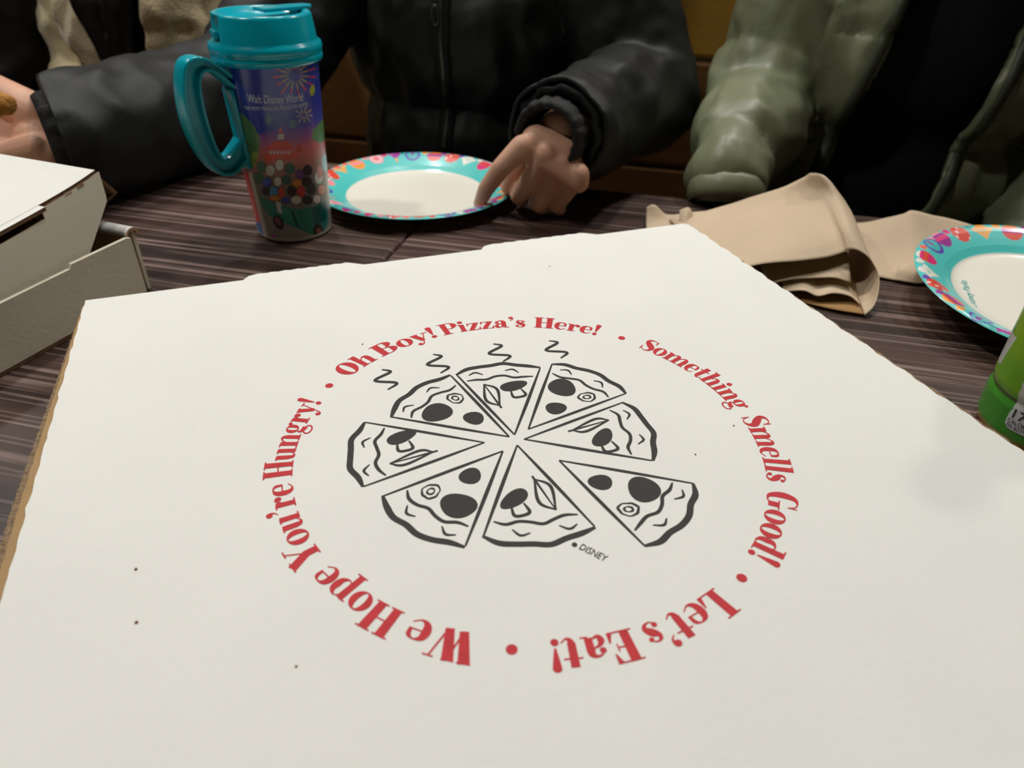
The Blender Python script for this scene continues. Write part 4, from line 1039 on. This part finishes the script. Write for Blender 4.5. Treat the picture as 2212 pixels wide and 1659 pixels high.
# badge with rounded corners
def badge():
    c = bot_hit(2207, 913); pts = []
    wa, hz_ = .0082/BR, .0074
    for k in range(40):
        a = 2*math.pi*k/40; sx = abs(math.cos(a))**.45*(1 if math.cos(a) > 0 else -1); sy = abs(math.sin(a))**.6*(1 if math.sin(a) > 0 else -1)
        pts.append((c[0]+wa*sx, c[1]+hz_*sy))
    n = 40; vs_, fs_ = [], []
    for f_ in (0.0, .33, .66, 1.0):
        for a, z in pts:
            aa, zz = c[0]+(a-c[0])*f_, c[1]+(z-c[1])*f_; r = BR+.0005
            vs_.append((BOT[0]+r*math.cos(b_cam+aa), BOT[1]+r*math.sin(b_cam+aa), BOT[2]+zz))
    for k in range(3):
        for i in range(n): fs_.append((k*n+i, k*n+(i+1) % n, (k+1)*n+(i+1) % n, (k+1)*n+i))
    pyobj('badge', vs_, fs_, 'ink_white', bb, True)
    def t_(s, dz, h, wf):
        vs2, fs2 = text_polys(s, 1.0); vs2[:, 0] -= vs2[:, 0].min(); wx = vs2[:, 0].max(); out = []
        for x, y in vs2:
            a = c[0]+wa*wf*(2*x/wx-1); z = c[1]+dz+y*h; r = BR+.0010
            out.append((BOT[0]+r*math.cos(b_cam+a), BOT[1]+r*math.sin(b_cam+a), BOT[2]+z))
        pyobj('printed_words', out, fs2, 'ink_black', bb)
    t_('170', .0008, .0088, .70); t_('CALORIES', -.0030, .0042, .86); t_('PER BOTTLE', -.0062, .0036, .80)
badge()
vs, fs = lathe([(.0150, .200), (.0152, .202), (.0152, .218), (.0140, .220), (0, .220)], 48)
pyobj('cap', [(BOT[0]+x, BOT[1]+y, BOT[2]+z) for x, y, z in vs], fs, 'trim_white', bottle, True)

# ================================================================== people
def to_uvz(P): P = np.asarray(P, float); return np.array([P@U, P@V, P[2]])
def capsule(p0, r0, p1, r1, n=18, hem=5):
    p0, p1 = np.array(p0, float), np.array(p1, float); ax = p1-p0; L = np.linalg.norm(ax); ax = ax/(L+1e-9)
    s = np.cross(ax, (0.3, 0.5, 0.81)); s /= np.linalg.norm(s); q = np.cross(ax, s)
    rings = []
    for k in range(hem): a = math.pi/2*(1-k/hem); rings.append((p0-ax*r0*math.sin(a), r0*math.cos(a)))
    rings.append((p0, r0)); rings.append((p1, r1))
    for k in range(1, hem+1): a = math.pi/2*k/hem; rings.append((p1+ax*r1*math.sin(a), r1*math.cos(a)))
    vs_, fs_ = [], []
    for c, r in rings:
        r = max(r, 1e-4)
        for k in range(n):
            a = 2*math.pi*k/n; vs_.append(c+(s*math.cos(a)+q*math.sin(a))*r)
    m = len(rings)
    for i in range(m-1):
        for k in range(n): fs_.append((i*n+k, i*n+(k+1) % n, (i+1)*n+(k+1) % n, (i+1)*n+k))
    fs_.append(tuple(range(n))[::-1]); fs_.append(tuple((m-1)*n+k for k in range(n)))
    return vs_, fs_
def ellip(c, r, axes=None, n=20, m=12):
    ax = np.eye(3) if axes is None else np.array(axes)
    vs_, fs_ = [], []
    for i in range(m+1):
        ph_ = math.pi*i/m; sr = max(math.sin(ph_), 1e-3)
        for k in range(n):
            a = 2*math.pi*k/n
            vs_.append(np.array(c)+ax.T@(np.array((r[0]*sr*math.cos(a), r[1]*sr*math.sin(a), -r[2]*math.cos(ph_)))))
    for i in range(m):
        for k in range(n): fs_.append((i*n+k, i*n+(k+1) % n, (i+1)*n+(k+1) % n, (i+1)*n+k))
    fs_.append(tuple(range(n))[::-1]); fs_.append(tuple(m*n+k for k in range(n)))
    return vs_, fs_
def chain(pts, rad): return [capsule(pts[i], rad[i], pts[i+1], rad[i+1]) for i in range(len(pts)-1)]
def fuse(prims, voxel, smooth=6, fac=0.5):
    """grow one closed skin over all the given volumes"""
    vs_, fs_ = [], []
    for a, b in prims:
        o = len(vs_); vs_ += [tuple(map(float, p)) for p in a]; fs_ += [tuple(o+i for i in f) for f in b]
    me = bpy.data.meshes.new('tmp'); me.from_pydata(vs_, [], fs_); me.update()
    bm_ = bmesh.new(); bm_.from_mesh(me); bmesh.ops.recalc_face_normals(bm_, faces=bm_.faces); bm_.to_mesh(me); bm_.free()
    ob = bpy.data.objects.new('tmp', me); COL.objects.link(ob)
    r = ob.modifiers.new('r', 'REMESH'); r.mode = 'VOXEL'; r.voxel_size = voxel; r.adaptivity = 0
    if smooth: s = ob.modifiers.new('s', 'SMOOTH'); s.factor = fac; s.iterations = smooth
    dg = bpy.context.evaluated_depsgraph_get(); dg.update()
    m2 = bpy.data.meshes.new_from_object(ob.evaluated_get(dg))
    n = len(m2.vertices); co = np.empty(n*3, np.float32); m2.vertices.foreach_get('co', co)
    nr = np.empty(n*3, np.float32); m2.vertices.foreach_get('normal', nr)
    F = [tuple(p.vertices) for p in m2.polygons]
    bpy.data.objects.remove(ob, do_unlink=True); bpy.data.meshes.remove(me); bpy.data.meshes.remove(m2)
    return co.reshape(-1, 3).astype(float), nr.reshape(-1, 3).astype(float), F
def join(*parts):
    vs_, fs_ = [], []
    for P, F in parts:
        o = len(vs_); vs_ += list(P); fs_ += [tuple(o+i for i in f) for f in F]
    return np.array(vs_), fs_
def world(P): P = np.asarray(P); return np.outer(P[:, 0], U)+np.outer(P[:, 1], V)+np.outer(P[:, 2], Z3)
def person_mesh(name, P, F, material, parent):
    return pyobj(name, world(P), F, material, parent, True)
def seg_param(P, bones):
    """closest bone of every vertex: index, distance along, distance from axis"""
    best = np.full(len(P), 1e9); bi = np.zeros(len(P), int); bt = np.zeros(len(P))
    for i, (a, b, r) in enumerate(bones):
        a, b = np.array(a), np.array(b); d = b-a; L = np.linalg.norm(d); t = np.clip((P-a)@d/L**2, 0, 1)
        q = np.linalg.norm(P-(a+np.outer(t, d)), axis=1)-r
        m = q < best; best[m] = q[m]; bi[m] = i; bt[m] = t[m]*L
    return bi, bt
def folds(P, N_, amp, scale, seed, stretch=(1, 1, 1)):
    out = P.copy(); st = np.array(stretch)
    for i in range(len(P)):
        p = P[i]*st*scale+seed
        n1 = noise.noise(Vector(p)); n2 = noise.noise(Vector(p*2.3+7))
        out[i] += N_[i]*amp*((1-2*abs(n1))*.8+.4*n2)
    return out
def slice_skin(P, F, planes, test):
    """slice the skin along planes and drop the faces whose middle passes the test"""
    bm_ = bmesh.new(); vs_ = [bm_.verts.new(tuple(p)) for p in P]
    for f in F: bm_.faces.new([vs_[i] for i in f])
    for co, no in planes:
        bmesh.ops.bisect_plane(bm_, geom=bm_.verts[:]+bm_.edges[:]+bm_.faces[:], plane_co=Vector(co), plane_no=Vector(no).normalized())
    C_ = np.array([tuple(f.calc_center_median()) for f in bm_.faces]); m = test(C_)
    bmesh.ops.delete(bm_, geom=[f for f, k in zip(list(bm_.faces), m) if k], context='FACES')
    bm_.verts.index_update()
    P2 = np.array([tuple(v.co) for v in bm_.verts]); F2 = [tuple(v.index for v in f.verts) for f in bm_.faces]
    bm_.free(); return P2, F2
def sleeve_end(P, F, c, d, reach=.11):
    c, d = np.array(c), np.array(d)/np.linalg.norm(d)
    return slice_skin(P, F, [(c, d)], lambda Q: ((Q-c)@d > 0) & (np.linalg.norm(Q-c, axis=1) < reach))

def head_prims(c):
    u, v, z = c
    return [ellip((u, v+.012, z+.02), (.074, .092, .092)), ellip((u, v-.018, z-.035), (.058, .070, .072)), ellip((u, v-.055, z-.082), (.030, .026, .024)),
            capsule((u, v-.080, z+.010), .008, (u, v-.099, z-.024), .0105), capsule((u-.014, v-.088, z-.03), .009, (u+.014, v-.088, z-.03), .009),
            capsule((u-.018, v-.078, z-.058), .0085, (u+.018, v-.078, z-.058), .0085), capsule((u-.014, v-.076, z-.066), .0085, (u+.014, v-.076, z-.066), .0085),
            capsule((u-.042, v-.071, z+.028), .009, (u+.042, v-.071, z+.028), .009),
            capsule((u-.076, v+.008, z+.012), .012, (u-.073, v+.002, z-.022), .009), capsule((u+.076, v+.008, z+.012), .012, (u+.073, v+.002, z-.022), .009),
            ellip((u-.038, v-.050, z-.02), (.026, .030, .028)), ellip((u+.038, v-.050, z-.02), (.026, .030, .028)),
            capsule((u, v+.02, z-.06), .054, (u, v+.03, z-.17), .060)]
def build_person(name_label, uc, vc, arms, jacket_mat, jr=0.0, hands=None, long_hair=False, opening=None, puff=None, jseed=0, width=1.0,
                 shirt=None, trim=None, voxel=.0065, fold_amp=.006, lean=0.0, ends=(), body_arms=None, creases=None):
    root = empty('person', W3(uc, vc-.25, 0))
    tag(root, name_label, 'person')
    vh = vc-.01+lean; hc = (uc, vh-.005, 1.235)
    W_ = width
    # --- body: one figure with head, trunk, arms and legs
    tr = [ellip((uc, vc, .535), (.150*W_, .115, .095)), ellip((uc, vc, .66), (.135*W_, .100, .13)), ellip((uc, vc, .85), (.150*W_, .105, .14)), ellip((uc, vc+.005, .985), (.165*W_, .085, .075))]
    limbs = []
    for sh, el, wr in (body_arms or arms):
        limbs += chain([sh, el, wr], [.040, .029, .025])
    for s in (-1, 1):
        limbs += chain([(uc+s*.085, vc-.02, .53), (uc+s*.105, vc-.43, .535), (uc+s*.10, vc-.42, .10)], [.075, .055, .040])
        limbs += chain([(uc+s*.10, vc-.41, .055), (uc+s*.105, vc-.56, .035)], [.042, .032])
    P, N_, F = fuse(tr+limbs+[capsule((uc, vc+.015, 1.0), .062, (uc, vh+.015, 1.12), .056)], .010, 4)
    Ph, Nh, Fh = fuse(head_prims(hc), .004, 3)
    parts = [(P, F), (Ph, Fh)]
    for hp in (hands or []):
        A, _, B = fuse(hp, .0017, 7); parts.append((A, B))
    P, F = join(*parts)
    person_mesh('body', P, F, 'skin_light', root)
    for s in (-1, 1):
        e = ellip((uc+s*.030, hc[1]-.0735, hc[2]+.010), (.0125, .0095, .0095)); o = person_mesh('eye', np.array(e[0]), e[1], 'eye_white', root)
        e = ellip((uc+s*.030, hc[1]-.0815, hc[2]+.009), (.0052, .0030, .0052)); person_mesh('iris', np.array(e[0]), e[1], 'eye_dark', o)
    # --- hair
    hp = [ellip((uc, hc[1]+.026, hc[2]+.045), (.084, .092, .080)), ellip((uc, hc[1]+.045, hc[2]-.01), (.080, .072, .085))]
    if long_hair:
        for s in (-1, 1):
            hp += chain([(uc+s*.062, hc[1]+.01, hc[2]+.03), (uc+s*.076, hc[1]-.005, hc[2]-.10), (uc+s*.055, vc-.10, .98), (uc+s*.025, vc-.135, .88), (uc+s*.012, vc-.135, .80)], [.032, .028, .026, .022, .012])
    Pq, Nq, Fq = fuse(hp, .005, 3); Pq = folds(Pq, Nq, .003, 60, jseed+40, (1, 1, .2))
    person_mesh('hair', Pq, Fq, 'hair_dark', root)
    # --- trousers and shoes
    lg = [ellip((uc, vc, .545), (.165*W_, .125, .10))]
    for s in (-1, 1): lg += chain([(uc+s*.085, vc-.02, .54), (uc+s*.105, vc-.43, .545), (uc+s*.10, vc-.42, .09)], [.088, .066, .056])
    Pq, Nq, Fq = fuse(lg, .011, 3); person_mesh('trousers', folds(Pq, Nq, .003, 16, jseed+3), Fq, 'denim_dark', root)
    for s in (-1, 1):
        sp = chain([(uc+s*.10, vc-.40, .050), (uc+s*.105, vc-.57, .042)], [.048, .040]); Pq, Nq, Fq = fuse(sp, .008, 3)
        Pq[:, 2] = np.maximum(Pq[:, 2], .002); person_mesh('shoe', Pq, Fq, 'shoe_dark', root)
    # --- shirt under an open jacket
    if shirt:
        sp = [ellip((uc, vc, .60), (.158*W_, .120, .12)), ellip((uc, vc, .72), (.152*W_, .116, .13)), ellip((uc, vc, .86), (.165*W_, .120, .14)), ellip((uc, vc+.005, 1.0), (.175*W_, .092, .075)), capsule((uc, vc+.01, 1.0), .07, (uc, vc+.015, 1.07), .066)]
        Pq, Nq, Fq = fuse(sp, .010, 4); person_mesh('shirt', folds(Pq, Nq, .004, 9, jseed+5, (1, 1, .45)), Fq, shirt, root)
    # --- jacket
    jp = [ellip((uc, vc, .60), (.172*W_+jr, .134+jr, .10)), ellip((uc, vc, .71), (.166*W_+jr, .130+jr, .14)), ellip((uc, vc, .86), (.180*W_+jr, .134+jr, .15)), ellip((uc, vc+.005, 1.0), (.195*W_+jr, .106+jr, .08)),
          capsule((uc, vc+.01, 1.0), .085, (uc, vc+.018, 1.075), .078)]
    bones = [((uc, vc, .5), (uc, vc, 1.08), .14)]
    for (sh, el, wr), rr in zip(arms, [a[1] for a in JR]):
        jp += chain([sh, el, wr], rr); bones += [(sh, el, rr[1]), (el, wr, rr[2])]
    P, N_, F = fuse(jp, voxel, 5)
    bi, bt = seg_param(P, bones)
    if puff:
        per, amp = puff
        ph_ = np.where(bi == 0, (bt+.02)/per, bt/(per*1.35))
        amp = np.where(bi == 0, amp, amp*.7)
        P = P+N_*(amp*(np.abs(np.sin(math.pi*ph_))**.6-.55))[:, None]
    P = folds(P, N_, fold_amp, 8, jseed)
    P = folds(P, N_, fold_amp*.32, 21, jseed+11)
    if puff: P = folds(P, N_, .0065, 26, jseed+2, (1.0, .6, .35))
    if creases: P = folds(P, N_, creases[0], creases[1], jseed+6, creases[2])
    for c, d, reach in ends: P, F = sleeve_end(P, F, c, d, reach)
    if opening: P, F = slice_skin(P, F, opening[0], opening[1])
    jk = person_mesh('jacket', P, F, jacket_mat, root)
    sm_ = jk.modifiers.new('thickness', 'SOLIDIFY'); sm_.thickness = .004; sm_.offset = -1
    return root, jk, (P, F)

def cuff_prims(p, d, r, th, n=26, gather=1.0):
    """gathered cuff ring round axis d"""
    d = np.array(d)/np.linalg.norm(d); s = np.cross(d, (0.2, 0.1, .97)); s /= np.linalg.norm(s); q = np.cross(d, s)
    vs_, fs_ = [], []; m = 10
    for k in range(n*2):
        a = 2*math.pi*k/(n*2); g = 1+gather*(.05*math.sin(k*math.pi*.66)+.03*math.sin(k*1.7))
        for j in range(m):
            b = 2*math.pi*j/m
            vs_.append(np.array(p)+(s*math.cos(a)+q*math.sin(a))*(r+th*.5*math.cos(b))*g+d*th*1.3*math.sin(b))
    for k in range(n*2):
        for j in range(m):
            fs_.append((k*m+j, ((k+1) % (n*2))*m+j, ((k+1) % (n*2))*m+(j+1) % m, k*m+(j+1) % m))
    return np.array(vs_), fs_

# ---------- the person in the black jacket: left hand pressing on the plate
px = lambda x, y, z: to_uvz(pz(x, y, z))
wr_l = px(1190, 292, .822)
idx_f = [px(1128, 318, .815), px(1083, 362, .796), px(1050, 408, .772), px(1036, 440, .7545)]
mid_f = [px(1180, 328, .812), px(1144, 388, .782), px(1121, 424, .759), px(1127, 430, .7505)]
rng_f = [px(1216, 350, .803), px(1184, 404, .774), px(1163, 440, .756), px(1170, 446, .7495)]
lit_f = [px(1250, 376, .794), px(1222, 418, .770), px(1202, 444, .754), px(1208, 450, .7490)]
thumb = [px(1140, 330, .800), px(1108, 370, .782), px(1098, 402, .766)]
LH = chain(idx_f, [.0120, .0098, .0086, .0066])+chain(mid_f, [.0116, .0100, .0092, .0086])+chain(rng_f, [.0114, .0097, .0090, .0084])+chain(lit_f, [.0106, .0088, .0081, .0076])
LH += chain(thumb, [.0130, .0110, .0088])
for m_, r_ in ((idx_f[0], .0126), (mid_f[0], .0128), (rng_f[0], .0122), (lit_f[0], .0112)):
    LH.append(capsule(wr_l+np.array([0, .004, -.006]), .018, m_-np.array([0, 0, .003]), r_))
LH += [capsule(wr_l+np.array([0, .004, -.005]), .020, wr_l+np.array([.012, .05, -.006]), .023), capsule((idx_f[0]+wr_l)/2, .016, (lit_f[0]+wr_l)/2, .016), capsule(mid_f[0]-np.array([0, 0, .008]), .012, lit_f[0]-np.array([0, 0, .008]), .011),
       capsule(wr_l+np.array([-.005, 0, -.008]), .019, thumb[0], .014)]
# ---------- right hand, open beside the raised box lid, fingers towards the left
wr_r = to_uvz(pv(112, 300, .597))
fx = np.array([-.95, -.28, -.06]); fx /= np.linalg.norm(fx)
pn = to_uvz(-(M@np.array([0, .25, 1.0]))); pn = pn-fx*(pn@fx); pn /= np.linalg.norm(pn)      # palm looks back at the viewer
ty = np.cross(pn, fx); ty = ty if ty[2] > 0 else -ty                                          # thumb side up
def hl(a, b, c): return wr_r+fx*a+ty*b+pn*c
RH = []
for b, L, r in ((.030, .072, .0098), (.010, .078, .0100), (-.010, .072, .0096), (-.029, .058, .0086)):
    k = hl(.088, b, -.004); RH.append(capsule(hl(.006, b*.55, -.004), .019, k, .0125))
    RH += chain([k, hl(.088+L*.45, b*1.08, .008), hl(.088+L*.72, b*1.08, .024), hl(.088+L*.9, b*1.05, .040)], [r*1.15, r*1.02, r*.95, r*.8])
RH += chain([hl(.012, .022, .010), hl(.050, .046, .018), hl(.080, .060, .022), hl(.104, .066, .024)], [.021, .0165, .0125, .0095])
RH += chain([hl(.002, -.022, .006), hl(.045, -.030, .006)], [.022, .019]) + [capsule(hl(-.012, 0, -.002)+np.array([.012, .05, 0]), .024, hl(.01, 0, -.002), .026), capsule(hl(.03, .012, -.010), .022, hl(.06, -.01, -.010), .020)]

sh_l, el_l = np.array([-.145, 1.05, .985]), np.array([-.057, .985, .805])
sh_r, el_r = np.array([-.480, 1.05, .985]), np.array([-.548, .850, .803])
wr_r2 = hl(-.012, 0, -.002)
JR = [(0, [.074, .064, .046]), (0, [.076, .064, .054])]
wl2 = wr_l+np.array([.006, .010, .0])
dl = wl2-el_l; dr = wr_r2-el_r
pa, ja, (PA, FA) = build_person('person in a black zipped jacket pressing one finger onto a paper plate', -.305, 1.075,
    [(sh_l, el_l, wl2), (sh_r, el_r, wr_r2)], 'jacket_black', jr=.010, hands=[LH, RH], creases=(.0055, 21, (1.0, .45, .7)), jseed=1.7, fold_amp=.0085, voxel=.006,
    ends=[(wl2+dl*.02, dl, .09), (wr_r2+dr*.02, dr*.5+fx*.12, .10)])
P, F = cuff_prims(wl2+dl*.07, dl, .031, .011, 30, .5); o = person_mesh('cuff', P, F, 'cuff_black', ja)
P, F = cuff_prims(wr_r2+dr*.0, dr*.5+fx*.12, .041, .013); o = person_mesh('cuff', P, F, 'cuff_black', ja)
# puffed gathers of the sleeve just above the left cuff
P, F = cuff_prims(wl2-dl*.06, dl, .042, .017, 18); o = person_mesh('sleeve_gather', P, F, 'jacket_black', ja)
# nail of the pressing finger
d = idx_f[3]-idx_f[2]; d /= np.linalg.norm(d); cam_uvz = to_uvz(CAM); vd = cam_uvz-idx_f[3]; vd -= d*(vd@d); vd /= np.linalg.norm(vd); sd = np.cross(d, vd)
e = ellip(idx_f[3]+vd*.0050-d*.001, (.0042, .0060, .0018), np.array([sd, d, vd])); person_mesh('nail', np.array(e[0]), e[1], 'nail', pa)
def bvh_of(P, F): return BVHTree.FromPolygons([tuple(p) for p in P], F)
def on_front(bvh, u, z, off=.0015):
    h = bvh.ray_cast(Vector((u, .4, z)), Vector((0, 1, 0)))
    return np.array(h[0])-np.array([0, off, 0]) if h[0] is not None else None
def front_strip(name, pts, wid, bvh, material, parent, off=.0012, th=.002):
    vs_, fs_ = [], []
    q = []
    for u, z in pts:
        L_, Rr_ = on_front(bvh, u-wid/2, z, off), on_front(bvh, u+wid/2, z, off)
        if L_ is not None and Rr_ is not None: q.append((L_, Rr_))
    for a, b in q: vs_ += [a, b, b+np.array([0, th, 0]), a+np.array([0, th, 0])]
    for i in range(len(q)-1):
        for k in range(4): j = (k+1) % 4; fs_.append((4*i+k, 4*i+j, 4*i+4+j, 4*i+4+k))
    return person_mesh(name, np.array(vs_), fs_, material, parent)
bv = bvh_of(PA, FA)
zz = np.linspace(.735, 1.02, 60)
front_strip('placket', [(-.312, z) for z in zz], .022, bv, 'jacket_black', ja, .0030, .003)
front_strip('zipper', [(-.312, z) for z in zz], .006, bv, 'zip_metal', ja, .0045, .002)
c = on_front(bv, -.318, .895, .008)
vs, fs = tube([c+np.array([.0045*math.cos(a), 0, .011*math.sin(a)]) for a in np.linspace(0, 2*math.pi, 20, endpoint=False)], .0012, 6, True)
person_mesh('zip_pull', np.array(vs), fs, 'zip_metal', ja)

# ---------- the person in the olive quilted jacket
ub, vb = .262, 1.075
shb, elb = np.array([.135, 1.06, .985]), np.array([.090, .985, .812]); wrb = to_uvz(pv(1572, 384, .815))
shb2, elb2, wrb2 = np.array([.44, 1.06, .985]), np.array([.49, 1.02, .76]), np.array([.40, .87, .62])
JR = [(0, [.066, .058, .040]), (0, [.078, .066, .048])]
dbv = wrb-elb
open_b = ([((.240+s*.066, 0, .74), (1, 0, -.22)) for s in (-1, 1)], lambda Q: (np.abs(Q[:, 0]-(.240+(Q[:, 2]-.74)*.22)) < .066) & (Q[:, 1] < vb-.03) & (Q[:, 2] < 1.05))
pb, jb, (PBm, FBm) = build_person('person in an open olive green quilted jacket over a black shirt', ub, vb, [(shb, elb, wrb), (shb2, elb2, wrb2)], 'jacket_olive',
    jr=.014, opening=open_b, puff=(.105, .013), shirt='shirt_black', jseed=4.1, fold_amp=.011,
    ends=[(wrb+np.array([0, -.024, -.022]), (0, -.42, -.9), .06)], body_arms=[(shb, elb, wrb-dbv*.25), (shb2, elb2, wrb2)])
jb.modifiers['thickness'].thickness = .010
bv = bvh_of(PBm, FBm)
for s in (-1, 1):
    front_strip('zip_tape', [(.240+(z-.74)*.22+s*.073, z) for z in np.linspace(.66, 1.0, 60)], .012, bv, 'olive_trim', jb, .004, .006)
P, F = cuff_prims(wrb+np.array([0, -.014, -.012]), (0, -.55, -.83), .0375, .010, 20, .12); person_mesh('cuff', P, F, 'jacket_olive', jb)

# ---------- the person in the beige fleece
ucc, vcc = -.850, 1.125
JR = [(0, [.058, .052, .046]), (0, [.058, .052, .046])]
def lap(uc, vc, a, b): return [(np.array([uc+s*a, vc, .985]), np.array([uc+s*b, vc-.02, .76]), np.array([uc+s*.09, vc-.16, .63])) for s in (1, -1)]
open_c = ([((ucc+.034+s*.026, 0, .86), (1, 0, -s*.16)) for s in (-1, 1)], lambda Q: (np.abs(Q[:, 0]-(ucc+.034)) < .026+.16*(Q[:, 2]-.86)) & (Q[:, 1] < vcc-.03) & (Q[:, 2] < 1.05))
pc, jc, _ = build_person('person in an open beige fleece jacket with long dark hair, behind the half-open pizza box', ucc, vcc, lap(ucc, vcc, .135, .150), 'fleece_beige', jr=.004, opening=open_c, shirt='shirt_black',
    long_hair=True, jseed=8.3, fold_amp=.017, width=.88)
jc.modifiers['thickness'].thickness = .008

# ---------- the person in the plain dark coat next to them
ud, vd_ = -1.295, 1.09
JR = [(0, [.066, .060, .050]), (0, [.066, .060, .050])]
build_person('person in a plain dark coat seated beside the beige fleece jacket', ud, vd_, lap(ud, vd_, .150, .160), 'coat_black', jr=.01, jseed=12.9, fold_amp=.008)

# ---------- crust held in the open hand
cr = chain([to_uvz(pv(-70, 232, .540)), to_uvz(pv(-30, 222, .548)), to_uvz(pv(12, 226, .556))], [.014, .014, .009])
Pq, Nq, Fq = fuse(cr, .003, 2); Pq = folds(Pq, Nq, .0016, 90, 5)
o = person_mesh('bread_crust', Pq, Fq, 'crust', None)
tag(o, 'golden brown piece of crust held in the open hand', 'bread')
